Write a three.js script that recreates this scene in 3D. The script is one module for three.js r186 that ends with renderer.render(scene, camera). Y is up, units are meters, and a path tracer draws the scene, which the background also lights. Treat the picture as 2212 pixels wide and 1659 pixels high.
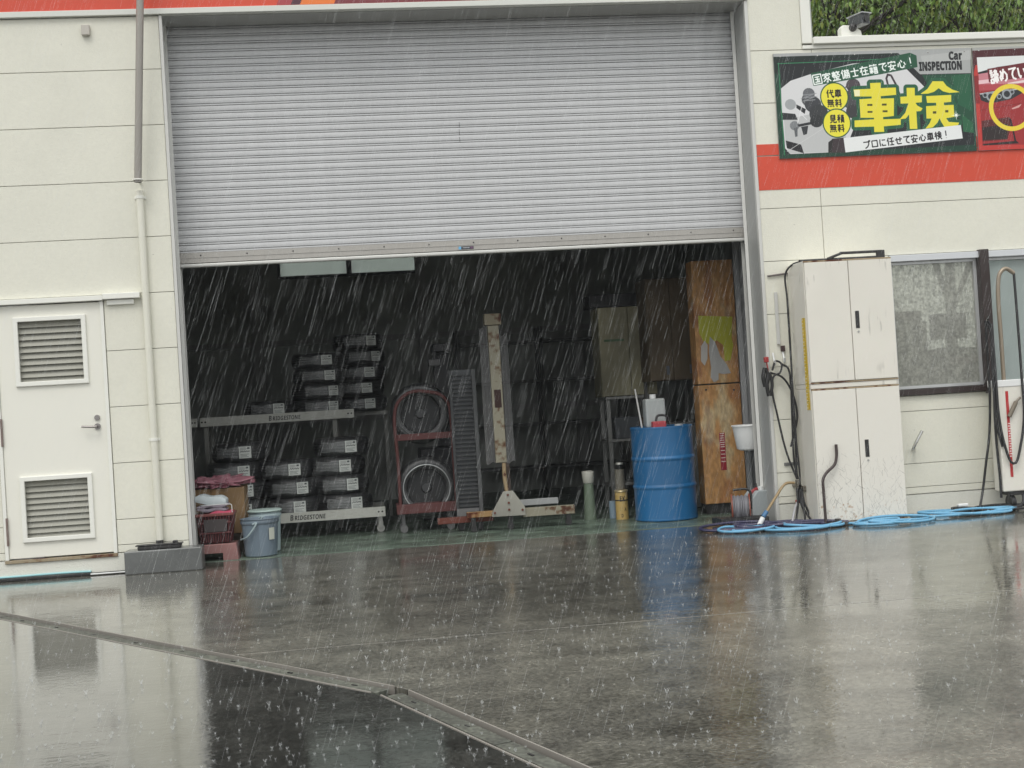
import * as THREE from 'three';
import { RoundedBoxGeometry } from 'three/addons/geometries/RoundedBoxGeometry.js';
import { mergeGeometries } from 'three/addons/utils/BufferGeometryUtils.js';

// ---------------------------------------------------------------- camera, sky, sun, exposure
const scene = new THREE.Scene();
const F = 2800, CX = 1106, CY = 829.5;                 // lens, in pixels of a 2212 x 1659 view of the photograph
const camera = new THREE.PerspectiveCamera(2 * Math.atan(CY / F) * 180 / Math.PI, 4 / 3, 0.1, 900);
camera.position.set(0, 1.219, 10.786);
camera.rotation.set(0.01042, -0.11953, -0.06157, 'YXZ');
camera.updateMatrixWorld(true);

const skyW = 64, skyH = 64, skyData = new Float32Array(skyW * skyH * 4);
for (let j = 0; j < skyH; j++) {
  const el = ((j + 0.5) / skyH - 0.5) * Math.PI, s = Math.sin(el);
  const L = s > 0 ? 0.62 + 0.58 * s : 0.3;
  for (let i = 0; i < skyW; i++) {
    const k = (j * skyW + i) * 4, c = 1 + 0.04 * Math.sin(i / skyW * Math.PI * 4 + j * 0.3);
    skyData.set([L * c * 0.985, L * c, L * c * 1.0, 1], k);
  }
}
const sky = new THREE.DataTexture(skyData, skyW, skyH, THREE.RGBAFormat, THREE.FloatType);
sky.mapping = THREE.EquirectangularReflectionMapping; sky.magFilter = THREE.LinearFilter; sky.minFilter = THREE.LinearFilter; sky.needsUpdate = true;
scene.background = sky; scene.environment = sky;
scene.fog = new THREE.FogExp2(new THREE.Color(0.82, 0.86, 0.9), 0.0009);   // rain mist in the air

const sun = new THREE.DirectionalLight(new THREE.Color(1, 0.96, 0.9), 0.8);
sun.position.set(-3, 14, 9); sun.target.position.set(1, 0, 0); sun.castShadow = true; sun.shadow.radius = 45;
sun.shadow.camera.left = -14; sun.shadow.camera.right = 14; sun.shadow.camera.top = 14; sun.shadow.camera.bottom = -14; sun.shadow.camera.far = 60;
scene.add(sun, sun.target);

const renderer = new THREE.WebGLRenderer({ antialias: true });
renderer.toneMapping = THREE.LinearToneMapping;
renderer.toneMappingExposure = 1.45;
renderer.shadowMap.enabled = true;

// ---------------------------------------------------------------- helpers
const V = (x, y, z) => new THREE.Vector3(x, y, z);
function ray(u, v) { return V((u - CX) / F, -(v - CY) / F, -1).applyQuaternion(camera.quaternion); }
function at(u, v, z = 0) { const d = ray(u, v), t = (z - camera.position.z) / d.z; return camera.position.clone().addScaledVector(d, t); }   // photo pixel on an upright plane at depth z
function gnd(u, v, y = 0) { const d = ray(u, v), t = (y - camera.position.y) / d.y; return camera.position.clone().addScaledVector(d, t); }  // photo pixel on the floor
let seed = 7;
const rnd = () => { seed = (seed + 0x6D2B79F5) | 0; let t = Math.imul(seed ^ (seed >>> 15), 1 | seed); t = (t + Math.imul(t ^ (t >>> 7), 61 | t)) ^ t; return ((t ^ (t >>> 14)) >>> 0) / 4294967296; };
const rr = (a, b) => a + (b - a) * rnd();
const clamp = (x, a = 0, b = 1) => Math.min(b, Math.max(a, x));
const smooth = (a, b, x) => { const t = clamp((x - a) / (b - a)); return t * t * (3 - 2 * t); };
function hash(x, y, s) { let h = Math.imul(x, 374761393) ^ Math.imul(y, 668265263) ^ Math.imul(s + 11, 1274126177); h = Math.imul(h ^ (h >>> 13), 1274126177); return ((h ^ (h >>> 16)) >>> 0) / 4294967296; }
function vnoise(x, y, px, py, s) {   // value noise that repeats every px, py cells
  const xi = Math.floor(x), yi = Math.floor(y), fx = x - xi, fy = y - yi, m = (a, n) => ((a % n) + n) % n;
  const a = hash(m(xi, px), m(yi, py), s), b = hash(m(xi + 1, px), m(yi, py), s), c = hash(m(xi, px), m(yi + 1, py), s), d = hash(m(xi + 1, px), m(yi + 1, py), s);
  const u = fx * fx * (3 - 2 * fx), w = fy * fy * (3 - 2 * fy);
  return a + (b - a) * u + (c - a) * w + (a - b - c + d) * u * w;
}
function fbm(x, y, px, py, oct, s) { let v = 0, a = 0.5, t = 0; for (let o = 0; o < oct; o++) { v += a * vnoise(x, y, px, py, s + o); t += a; a *= 0.5; x *= 2; y *= 2; px *= 2; py *= 2; } return v / t; }
function tex(w, h, fn, srgb = false, rep = 1) {   // fn(u, v) -> grey or [r, g, b], 0..1
  const d = new Uint8Array(w * h * 4);
  for (let j = 0; j < h; j++) for (let i = 0; i < w; i++) {
    const c = fn(i / w, j / h), k = (j * w + i) * 4;
    if (typeof c === 'number') d[k] = d[k + 1] = d[k + 2] = clamp(c) * 255; else { d[k] = clamp(c[0]) * 255; d[k + 1] = clamp(c[1]) * 255; d[k + 2] = clamp(c[2]) * 255; }
    d[k + 3] = 255;
  }
  const t = new THREE.DataTexture(d, w, h, THREE.RGBAFormat);
  t.wrapS = t.wrapT = THREE.RepeatWrapping; t.magFilter = THREE.LinearFilter; t.minFilter = THREE.LinearMipmapLinearFilter; t.generateMipmaps = true;
  if (srgb) t.colorSpace = THREE.SRGBColorSpace;
  t.repeat.set(rep, rep); t.needsUpdate = true; return t;
}
function canvasTex(w, h, draw) { const c = document.createElement('canvas'); c.width = w; c.height = h; draw(c.getContext('2d'), w, h); const t = new THREE.CanvasTexture(c); t.colorSpace = THREE.SRGBColorSpace; t.anisotropy = 8; return t; }
const lin = (r, g, b) => new THREE.Color().setRGB(r, g, b);
const hex = (h) => new THREE.Color(h);
const M = (color, roughness = 0.7, o = {}) => new THREE.MeshStandardMaterial({ color, roughness, ...o });
const MP = (color, roughness = 0.7, o = {}) => new THREE.MeshPhysicalMaterial({ color, roughness, ...o });

function metric(g, s = 1) {   // uv in metres, by the way each face points
  const p = g.attributes.position, n = g.attributes.normal, uv = new Float32Array(p.count * 2);
  for (let i = 0; i < p.count; i++) {
    const ax = Math.abs(n.getX(i)), ay = Math.abs(n.getY(i)), az = Math.abs(n.getZ(i));
    const [a, b] = az >= ax && az >= ay ? [p.getX(i), p.getY(i)] : ax >= ay ? [p.getZ(i), p.getY(i)] : [p.getX(i), p.getZ(i)];
    uv[2 * i] = a / s; uv[2 * i + 1] = b / s;
  }
  g.setAttribute('uv', new THREE.BufferAttribute(uv, 2)); return g;
}
// a box from corner to corner in world metres
const bx = (x0, x1, y0, y1, z0, z1, r = 0) => { const g = r ? new RoundedBoxGeometry(x1 - x0, y1 - y0, z1 - z0, 2, r) : new THREE.BoxGeometry(x1 - x0, y1 - y0, z1 - z0); g.translate((x0 + x1) / 2, (y0 + y1) / 2, (z0 + z1) / 2); return metric(g); };
const merge = (...l) => mergeGeometries(l.flat().map((g) => (g.index ? g.toNonIndexed() : g)));
const tube = (pts, r, seg = 40, rad = 8, closed = false) => new THREE.TubeGeometry(new THREE.CatmullRomCurve3(pts.map((p) => (Array.isArray(p) ? V(...p) : p)), closed, 'centripetal'), seg, r, rad, closed);
const bar = (a, b, r, rad = 10) => tube([a, b], r, 1, rad);
function cyl(x, y0, y1, z, r0, r1 = r0, n = 28) { const g = new THREE.CylinderGeometry(r1, r0, y1 - y0, n); g.translate(x, (y0 + y1) / 2, z); return g; }
function lathe(pts, n = 40) { return new THREE.LatheGeometry(pts.map((p) => new THREE.Vector2(...p)), n); }
function ext(pts, depth, z = 0, bevel = 0, holes = []) {   // a flat outline in x, y, with thickness towards +z
  const s = new THREE.Shape(pts.map((p) => new THREE.Vector2(p[0] ?? p.x, p[1] ?? p.y)));
  for (const h of holes) s.holes.push(new THREE.Path(h.map((p) => new THREE.Vector2(...p))));
  const g = new THREE.ExtrudeGeometry(s, { depth, bevelEnabled: bevel > 0, bevelSize: bevel, bevelThickness: bevel, bevelSegments: 2, curveSegments: 6 }); g.translate(0, 0, z); return g;
}
const used = {};
function numbered(n) { const k = used[n] ?? 0; used[n] = k + 1; return k ? `${n}_${String(k).padStart(3, '0')}` : n; }
function mesh(name, g, m, parent) { const o = new THREE.Mesh(g, m); o.name = name; o.castShadow = o.receiveShadow = true; parent.add(o); return o; }
function thing(name, label, category, group, p) { const o = new THREE.Group(); o.name = numbered(name); o.userData = { label, category }; if (group) o.userData.group = group; if (p) o.position.copy(p); scene.add(o); return o; }
function one(name, label, category, g, m, group) { const o = mesh(numbered(name), g, m, scene); o.userData = { label, category }; if (group) o.userData.group = group; return o; }
function struct(name, g, m) { const o = mesh(numbered(name), g, m, scene); o.userData = { kind: 'structure' }; return o; }

// ---------------------------------------------------------------- materials
const stucco = tex(512, 512, (u, v) => 0.5 + 0.5 * (fbm(u * 90, v * 90, 90, 90, 3, 3) - 0.5) * 2);
const wallTone = tex(1024, 1024, (u, v) => {
  let t = 0.955 + 0.05 * (fbm(u * 6, v * 6, 6, 6, 4, 21) - 0.5) + 0.025 * (fbm(u * 150, v * 150, 150, 150, 2, 5) - 0.5);
  const sp = vnoise(u * 210, v * 210, 210, 210, 77); if (sp > 0.988) t -= 0.5 * smooth(0.988, 1, sp) * (vnoise(u * 9, v * 9, 9, 9, 4) > 0.5 ? 1 : 0.2);
  return [t, t, t * 0.99];
}, true, 1 / 2.7);
stucco.repeat.set(1 / 0.55, 1 / 0.55);
const wallMat = M(lin(0.81, 0.8, 0.71), 0.62, { map: wallTone, bumpMap: stucco, bumpScale: 0.0012 });
const plinthMat = M(lin(0.78, 0.78, 0.72), 0.7, { map: wallTone, bumpMap: stucco, bumpScale: 0.002 });
const backMat = M(lin(0.78, 0.77, 0.7), 0.9);
const trimMat = M(lin(0.8, 0.8, 0.74), 0.45);
const doorMat = M(lin(0.8, 0.79, 0.71), 0.4, { bumpMap: stucco, bumpScale: 0.0003 });
const fine = tex(256, 256, (u, v) => fbm(u * 60, v * 60, 60, 60, 2, 9));
const brushed = tex(256, 512, (u, v) => 0.8 + 0.35 * (fbm(u * 6, v * 160, 6, 160, 2, 14) - 0.5), true);
const steelMat = M(lin(0.4, 0.405, 0.39), 0.5, { metalness: 0.15 });
const alloyMat = M(lin(0.6, 0.6, 0.57), 0.4, { metalness: 0.2 });
const slatNoise = tex(1024, 128, (u, v) => { const t = 0.92 + 0.035 * (fbm(u * 20, v * 4, 20, 4, 4, 33) - 0.5) + 0.04 * (fbm(u * 200, v * 16, 200, 16, 2, 3) - 0.5); return [t, t, t * 1.005]; }, true);
slatNoise.repeat.set(0.3, 2);
const slatMats = [0.66, 0.68, 0.67].map((k) => MP(lin(k, k * 1.01, k * 1.01), 0.4, { metalness: 0.15, map: slatNoise }));
const redPaint = M(lin(0.7, 0.08, 0.04), 0.45, { map: wallTone });
const blackRubber = M(lin(0.02, 0.02, 0.021), 0.5);
const blackSteel = M(lin(0.025, 0.024, 0.024), 0.45);
const chrome = M(lin(0.62, 0.62, 0.6), 0.22, { metalness: 1 });
const whitePlastic = M(lin(0.74, 0.75, 0.74), 0.4);
const rustTex = tex(512, 512, (u, v) => {
  const a = fbm(u * 5, v * 5, 5, 5, 5, 41), b = fbm(u * 24, v * 24, 24, 24, 3, 52), k = smooth(0.5, 0.66, a * 0.7 + b * 0.3);
  return [0.8 + k * (0.42 - 0.8), 0.78 + k * (0.22 - 0.78), 0.7 + k * (0.1 - 0.7)];
}, true);
const rustyWhite = M(lin(0.42, 0.42, 0.4), 0.7, { map: rustTex });
const darkRust = M(lin(0.13, 0.035, 0.022), 0.75, { bumpMap: fine, bumpScale: 0.001 });
const redFrame = M(lin(0.1, 0.032, 0.03), 0.65);

// ---------------------------------------------------------------- the setting: ground, slabs, floor
const GX0 = -6, GZ0 = -1.5, GS = 12;     // the ground texture covers 12 m
const knee = [0.07, 5.21], d0 = [-2.39, 1.95], d2 = [0.6, 6.58];
const sdDrain = (x, z) => { // distance from the drain line, negative on the side of the door
  const ax = knee[0] - d0[0], az = knee[1] - d0[1], l1 = Math.hypot(ax, az), bxx = d2[0] - knee[0], bz = d2[1] - knee[1], l2 = Math.hypot(bxx, bz);
  const s1 = ((x - d0[0]) * az - (z - d0[1]) * ax) / l1, s2 = ((x - knee[0]) * bz - (z - knee[1]) * bxx) / l2;
  return z < knee[1] ? s1 : s2;
};
const puddle = (x, z) => clamp(fbm(x * 0.55 + 3.1, z * 0.8, 64, 64, 4, 60) * 1.9 - 0.55);
const gx = (u) => GX0 + u * GS, gz = (v) => GZ0 + v * GS;
const concreteTone = tex(2048, 2048, (u, v) => {   // repeats every 6 m
  const big = fbm(u * 4, v * 4, 4, 4, 4, 70), mid = fbm(u * 40, v * 40, 40, 40, 2, 71), grain = vnoise(u * 520, v * 520, 520, 520, 72), st = fbm(u * 3, v * 46, 3, 46, 2, 75);
  const k = hash(Math.floor(u * 700), Math.floor(v * 700), 5);
  let t = 0.46 + 0.22 * (big - 0.5) + 0.16 * (mid - 0.5) + 0.2 * (grain - 0.5) + 0.1 * (st - 0.5);
  if (k > 0.996) t *= 0.6; else if (k < 0.003) t *= 1.3;
  return [t * 1.005, t, t * 0.955];
}, true, 2);
const wetRough = tex(1024, 1024, (u, v) => {
  const x = gx(u), z = gz(v), p = puddle(x, z), n = fbm(u * 200, v * 200, 200, 200, 2, 81), a = sdDrain(x, z) < 0 ? 0 : 1;
  return 0.07 + 0.03 * (1 - smooth(0.3, 0.7, p)) + a * 0.13 * (1 - smooth(0.2, 0.6, p)) * smooth(-1.7, -0.6, x) + 0.05 * (n - 0.5);
});
// water surface: choppy film with rings where drops have fallen; repeats every 6 m
const RN = 1536, ringH = new Float32Array(RN * RN);
for (let i = 0; i < 15000; i++) {
  const cx = rnd() * RN, cy = rnd() * RN, R = rr(2, 14), w = rr(1.6, 3), a = rr(0.3, 1) * 8 / (8 + R), e = Math.ceil(R + 2 * w);
  for (let y = -e; y <= e; y++) for (let x = -e; x <= e; x++) { const d = Math.hypot(x, y) - R; if (Math.abs(d) < 2 * w) ringH[(((Math.floor(cy) + y) % RN + RN) % RN) * RN + ((Math.floor(cx) + x) % RN + RN) % RN] += a * Math.cos(d / w * 2.2) * Math.exp(-d * d / w / w); }
}
const ripples = tex(RN, RN, (u, v) => {
  const n = fbm(u * 26, v * 60, 26, 60, 3, 90) - 0.5, f = fbm(u * 190, v * 260, 190, 260, 2, 91) - 0.5;
  return 0.5 + 0.5 * n + 0.22 * f + 0.1 * ringH[Math.floor(v * RN) * RN + Math.floor(u * RN)];
}, false, 2);
function groundUV(g) { const p = g.attributes.position, uv = new Float32Array(p.count * 2); for (let i = 0; i < p.count; i++) { uv[2 * i] = (p.getX(i) - GX0) / GS; uv[2 * i + 1] = (p.getZ(i) - GZ0) / GS; } g.setAttribute('uv', new THREE.BufferAttribute(uv, 2)); return g; }
const wet = { map: concreteTone, roughnessMap: wetRough, bumpMap: ripples, clearcoat: 0.45, clearcoatRoughness: 1, clearcoatRoughnessMap: wetRough, ior: 1.5 };   // a film of rain water over the concrete
const slabMat = MP(lin(0.6, 0.585, 0.54), 1, { ...wet, bumpScale: 0.0035 });
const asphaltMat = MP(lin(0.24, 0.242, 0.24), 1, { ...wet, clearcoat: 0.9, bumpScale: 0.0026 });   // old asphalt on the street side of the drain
const groundMat = M(lin(0.05, 0.048, 0.045), 0.6, { map: concreteTone });
const ground = new THREE.PlaneGeometry(700, 700); ground.rotateX(-Math.PI / 2); ground.translate(0, -0.32, 0);
struct('ground', groundUV(ground), groundMat);
function slab(pts, m, name = 'concrete_slab') { const g = ext(pts.map(([x, z]) => [x, -z]), 0.316, 0, 0.003); g.rotateX(-Math.PI / 2); g.translate(0, -0.319, 0); return struct(name, groundUV(g), m); }
// the drain: two straight runs with a bend; edges 8 cm to each side of its middle line
const dirn = (a, b) => { const l = Math.hypot(b[0] - a[0], b[1] - a[1]); return [(b[0] - a[0]) / l, (b[1] - a[1]) / l]; };
const t1 = dirn(d0, knee), t2 = dirn(knee, d2), HW = 0.072;
const nrm = (t) => [t[1], -t[0]];                      // towards +x
const n1 = nrm(t1), n2 = nrm(t2), nk = (() => { const a = [n1[0] + n2[0], n1[1] + n2[1]], l = Math.hypot(...a), c = (a[0] * n1[0] + a[1] * n1[1]) / l; return [a[0] / l / c, a[1] / l / c]; })();
const farA = [knee[0] - t1[0] * 12, knee[1] - t1[1] * 12], farB = [knee[0] + t2[0] * 30, knee[1] + t2[1] * 30];
const off = (p, n, s) => [p[0] + n[0] * s, p[1] + n[1] * s];
const lineZ = (t, p, z) => p[0] + (z - p[1]) / t[1] * t[0];
const A1 = off(farA, n1, HW), K1 = off(knee, nk, HW), B1 = off(farB, n2, HW), A2 = off(farA, n1, -HW), K2 = off(knee, nk, -HW), B2 = off(farB, n2, -HW);
const JZ = 4.055, JG = 0.007, EZ = -0.3;
const xA = (z, s) => lineZ(t1, off(knee, n1, s), z);
slab([[xA(EZ, HW), EZ], [90, EZ], [90, JZ - JG], [xA(JZ - JG, HW), JZ - JG]], slabMat);
slab([[xA(JZ + JG, HW), JZ + JG], [90, JZ + JG], [90, 45], [B1[0], 45], B1, K1], slabMat);
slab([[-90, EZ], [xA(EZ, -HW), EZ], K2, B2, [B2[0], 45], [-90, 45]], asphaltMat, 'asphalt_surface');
// drain lids and their steel edges
const lidMat = MP(lin(0.42, 0.45, 0.4), 0.5, { map: concreteTone, bumpMap: ripples, bumpScale: 0.004 });
const edgeMat = M(lin(0.3, 0.28, 0.25), 0.5, { metalness: 0.3 });
const drain = thing('drain_channel', 'long drain channel with grey lids and a bend crossing the wet concrete', 'drain');
function run(p, t, n, len, from) {
  const ang = Math.atan2(-t[1], t[0]);
  for (let s = from; s < len; s += 0.5) {
    const g = new RoundedBoxGeometry(0.494, 0.03, 0.074, 1, 0.004); metric(g); g.rotateY(ang); const c = [p[0] + t[0] * (s + 0.25), p[1] + t[1] * (s + 0.25)];
    g.translate(c[0] + rr(-0.002, 0.002), -0.021 + rr(-0.002, 0.002), c[1]); mesh('lid', groundUV(g), lidMat, drain);
    for (const q of [0.2]) { const h = new THREE.BoxGeometry(0.035, 0.004, 0.008); h.rotateY(ang); h.translate(p[0] + t[0] * (s + q), -0.0045, p[1] + t[1] * (s + q)); mesh('lifting_slot', h, blackSteel, drain); }
  }
  for (const s of [-1, 1]) { const g = new THREE.BoxGeometry(len - from, 0.04, 0.007); g.rotateY(ang); const c = (from + len) / 2; g.translate(p[0] + t[0] * c + n[0] * s * (HW - 0.008), -0.017, p[1] + t[1] * c + n[1] * s * (HW - 0.008)); mesh('edge_bar', g, edgeMat, drain); }
}
run(knee, [-t1[0], -t1[1]], n1, 9.06, 0.06); run(knee, t2, n2, 6.04, 0.04);

// garage floor, painted green, wet near the door
const floorTex = tex(512, 512, (u, v) => { const t = 0.75 + 0.5 * (fbm(u * 7, v * 7, 7, 7, 5, 15) - 0.5); return [t * 0.95, t, t * 0.96]; }, true);
const floorMat = MP(lin(0.27, 0.32, 0.275), 0.25, { map: floorTex, bumpMap: ripples, bumpScale: 0.003 });
struct('garage_floor', bx(-2.6, 4.3, -0.05, 0.004, -6.3, -0.304), floorMat);

// ---------------------------------------------------------------- the building
const OX0 = -1.432, OX1 = 3.502, PL = -1.419, PR = 3.532, OY = 4.505, SZ = -0.35;
const bld = thing('garage_building', 'cream panelled garage building with a half raised grey roller shutter', 'building');
const joint = (k) => 0.43 + 0.455 * k, G = 0.0022;
const panel = (x0, x1, y0, y1) => mesh('siding_panel', bx(x0 + G, x1 - G, y0 + G, y1 - G, -0.03, 0, 0.003), wallMat, bld);
const levels = [0.225, 0.43, ...[1, 2, 3, 4, 5, 6, 7, 8, 9].map(joint)];
function rows(x0, x1, y0, y1) { const ys = [y0, ...levels.filter((y) => y > y0 + 0.03 && y < y1 - 0.03), y1]; for (let i = 0; i + 1 < ys.length; i++) panel(x0, x1, ys[i], ys[i + 1]); }
const DX0 = -2.86, DX1 = -1.985, DY0 = 0.165, DY1 = 2.25;
rows(-7, DX0, 0.165, DY1); rows(-7, PL, DY1, OY); rows(DX1, PL, 0.165, DY1);
rows(PR, 4.0, joint(8), 5.7); rows(PR, 4.08, 2.25, joint(8)); rows(4.08, 8.2, 2.25, joint(8) - 0.0);
const WX0 = 4.655, WX1 = 6.66, WY0 = 1.02, WY1 = 2.25;
rows(PR, WX0, 0.165, WY1); rows(WX0, WX1, 0.165, WY0); rows(WX1, 8.2, 0.165, WY1);
const inner = (g, m = backMat) => mesh('wall_core', g, m, bld);
inner(merge(bx(-7, DX0 - 0.0, 0, 5.7, -0.25, -0.031), bx(DX0, DX1, DY1, 5.7, -0.25, -0.031), bx(DX1, OX0 - 0.004, 0, 5.7, -0.25, -0.031), bx(OX0 - 0.004, OX1 + 0.004, OY + 0.02, 5.7, -0.25, -0.031),
  bx(OX1 + 0.004, WX0, 0, 4.1, -0.25, -0.031), bx(OX1 + 0.004, 4.0, 4.1, 5.7, -0.25, -0.031), bx(WX0, WX1, 0, WY0, -0.25, -0.031), bx(WX0, WX1, WY1, 4.1, -0.25, -0.031), bx(WX1, 8.2, 0, 4.1, -0.25, -0.031)));
mesh('plinth', bx(-7, DX0, 0, 0.16, -0.03, 0.004), plinthMat, bld); mesh('plinth', bx(DX0, DX1, 0, 0.135, -0.03, 0.004), plinthMat, bld); mesh('plinth', bx(DX1, PL, 0, 0.16, -0.03, 0.004), plinthMat, bld);
mesh('plinth', bx(PR, 8.2, 0, 0.16, -0.03, -0.004), plinthMat, bld);
mesh('corner_trim', bx(4.0, 4.088, joint(8) + 0.05, 5.7, -0.3, 0.012, 0.004), trimMat, bld);
mesh('side_wall', bx(3.99, 4.07, 4.1, 5.7, -6.3, -0.31), wallMat, bld);
mesh('parapet_cap', bx(4.09, 8.2, 4.105, 4.165, -0.3, 0.05, 0.006), trimMat, bld); mesh('parapet_strip', bx(4.0, 8.2, 4.072, 4.103, -0.03, 0.012, 0.003), trimMat, bld);
mesh('annex_roof', bx(4.075, 8.2, 3.95, 4.0, -4.1, -0.31), backMat, bld);
// red fascia with printed slanting stripes
mesh('fascia', bx(-7, PR - 0.004, 4.56, 5.7, -0.03, 0.02), redPaint, bld);
const fasciaMats = { maroon: M(lin(0.2, 0.035, 0.045), 0.45), plum: M(lin(0.09, 0.03, 0.045), 0.45), orange: M(lin(0.8, 0.2, 0.04), 0.45), rose: M(lin(0.4, 0.06, 0.07), 0.45) };
const fy = (u, dz = 0.02) => at(u, 8, dz).x;
for (const [u0, u1, m] of [[597, 628, 'rose'], [628, 648, 'plum'], [648, 722, 'orange'], [722, 1306, 'maroon'], [1306, 1500, 'orange']]) {
  const a = fy(u0), b = fy(u1) - 0.002; mesh('fascia_stripe', ext([[a, 4.562], [b, 4.562], [b + 0.52, 5.69], [a + 0.52, 5.69]], 0.003, 0.0205), fasciaMats[m], bld);
}
mesh('lintel_trim', bx(-7, PR, OY + 0.004, 4.556, -0.03, 0.035, 0.004), M(lin(0.66, 0.67, 0.62), 0.4), bld);
// opening lining and shutter guides
for (const [x0, x1] of [[PL + 0.001, PL + 0.027], [OX1, PR - 0.001]]) mesh('jamb_face', bx(x0, x1, 0.005, OY, -0.03, 0.012, 0.003), alloyMat, bld);
mesh('jamb_lining', bx(OX0 - 0.02, OX0 - 0.001, 0.005, OY, SZ - 0.02, -0.032), steelMat, bld); mesh('jamb_lining', bx(OX1 + 0.001, OX1 + 0.02, 0.005, OY, SZ - 0.02, -0.032), steelMat, bld);
mesh('lintel_lining', bx(OX0 + 0.001, OX1 - 0.001, OY - 0.002, OY + 0.018, SZ + 0.03, -0.032), steelMat, bld);
for (const s of [0, 1]) { const x = s ? OX1 - 0.002 : OX0 + 0.002, d = s ? -1 : 1; for (const z of [SZ + 0.055, SZ - 0.055]) mesh('shutter_guide', bx(Math.min(x, x + d * 0.03), Math.max(x, x + d * 0.03), 0.006, 4.62, z - 0.004, z + 0.004, 0.002), z > SZ ? M(lin(0.75, 0.75, 0.72), 0.35) : alloyMat, bld); }
// roller shutter: every slat a piece
const shut = new THREE.Group(); shut.name = 'roller_shutter'; bld.add(shut);
const pitch = 0.0652, SY = 2.6, prof = [];
for (let i = 0; i <= 8; i++) { const t = i / 8; prof.push([0.0185 + 0.0415 * t, 0.0065 + 0.0025 * Math.sin(Math.PI * (0.12 + 0.8 * t))]); }
const front = [[0, 0.0062], [0.0012, 0.0075], [0.0128, 0.0075], [0.0134, 0.003], [0.0134, -0.012], [0.0185, -0.012], ...prof, [0.0602, -0.012], [0.0652, -0.012]];
function slatGeo() {
  const back = [[0.0652, -0.018], [0, -0.018]]; const s = new THREE.Shape([...front, ...back].map(([y, z]) => new THREE.Vector2(-z, y)));
  const g = new THREE.ExtrudeGeometry(s, { depth: OX1 - OX0 - 0.028, bevelEnabled: false }); g.rotateY(Math.PI / 2); g.translate(OX0 + 0.014, 0, 0); return g;
}
const slatG = slatGeo();
{ const p = slatG.attributes.position, uv = slatG.attributes.uv; for (let i = 0; i < p.count; i++) uv.setXY(i, p.getX(i), p.getY(i)); }
for (let i = 0; i < 32; i++) { const o = mesh('slat', slatG, slatMats[(i * 7) % 3], shut); o.position.set(0, SY + i * pitch, SZ + rr(-0.001, 0.001)); o.rotation.z = rr(-0.0003, 0.0003); }
for (const [u, v, h] of [[992, 270, 0.045], [992, 286, 0.05], [993, 302, 0.045]]) { const p = at(u, v, SZ); mesh('repair_seam', bx(p.x - 0.0015, p.x + 0.0015, p.y - h / 2, p.y + h / 2, SZ + 0.006, SZ + 0.0105), blackSteel, shut); }
const barMat = M(lin(0.5, 0.48, 0.44), 0.4, { metalness: 0.35, map: slatNoise });
mesh('bottom_bar', merge(bx(OX0 + 0.012, OX1 - 0.012, SY - 0.088, SY - 0.002, SZ - 0.02, SZ + 0.014), bx(OX0 + 0.012, OX1 - 0.012, SY - 0.047, SY - 0.043, SZ + 0.0145, SZ + 0.018)), barMat, shut);
mesh('bottom_lip', bx(OX0 + 0.014, OX1 - 0.014, SY - 0.125, SY - 0.093, SZ - 0.025, SZ + 0.02, 0.012), alloyMat, shut);
for (let i = 0; i < 13; i++) { const g = new THREE.SphereGeometry(0.006, 8, 6); g.translate(OX0 + 0.2 + i * 0.385, SY - 0.025, SZ + 0.016); mesh('rivet', g, blackSteel, shut); }
const tagTex = canvasTex(128, 32, (g) => { g.fillStyle = '#29303a'; g.fillRect(0, 0, 128, 32); g.fillStyle = '#6fb0d8'; g.fillRect(0, 0, 22, 32); g.fillStyle = '#b9bcc0'; g.fillRect(34, 12, 60, 7); g.fillStyle = '#6a4a66'; g.fillRect(100, 4, 24, 24); });
{ const p = at(1006, 527, SZ), g = new THREE.BoxGeometry(0.13, 0.024, 0.003); g.translate(p.x, SY - 0.068, SZ + 0.0165); mesh('maker_tag', g, M(0xffffff, 0.5, { map: tagTex }), shut); }
mesh('shutter_box', bx(OX0 - 0.06, OX1 + 0.06, 4.7, 5.25, -0.95, -0.26), backMat, bld);

// garage interior: walls, ceiling and the window in the back wall
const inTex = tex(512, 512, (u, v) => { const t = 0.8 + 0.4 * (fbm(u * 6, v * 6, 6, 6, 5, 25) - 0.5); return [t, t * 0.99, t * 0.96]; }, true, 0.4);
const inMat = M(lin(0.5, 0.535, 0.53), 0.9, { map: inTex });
const BZ = -6;
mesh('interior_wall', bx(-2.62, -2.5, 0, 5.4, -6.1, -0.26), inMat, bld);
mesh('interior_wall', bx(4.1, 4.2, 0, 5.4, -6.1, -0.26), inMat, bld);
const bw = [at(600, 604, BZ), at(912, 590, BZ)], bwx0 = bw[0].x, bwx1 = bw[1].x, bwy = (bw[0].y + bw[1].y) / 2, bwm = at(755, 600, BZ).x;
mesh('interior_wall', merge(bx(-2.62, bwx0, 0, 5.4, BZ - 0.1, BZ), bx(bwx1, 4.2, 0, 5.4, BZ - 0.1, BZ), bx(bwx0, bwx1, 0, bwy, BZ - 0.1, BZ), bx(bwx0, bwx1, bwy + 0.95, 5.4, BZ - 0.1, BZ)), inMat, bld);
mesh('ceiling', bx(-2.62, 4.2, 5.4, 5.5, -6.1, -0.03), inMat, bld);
for (const x of [-1.2, 0.9, 2.9]) mesh('steel_column', merge(bx(x - 0.06, x + 0.06, 0.006, 5.39, BZ + 0.002, BZ + 0.012), bx(x - 0.006, x + 0.006, 0.006, 5.39, BZ + 0.0125, BZ + 0.11), bx(x - 0.06, x + 0.06, 0.006, 5.39, BZ + 0.1105, BZ + 0.12)), M(lin(0.3, 0.3, 0.29), 0.7), bld);
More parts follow.
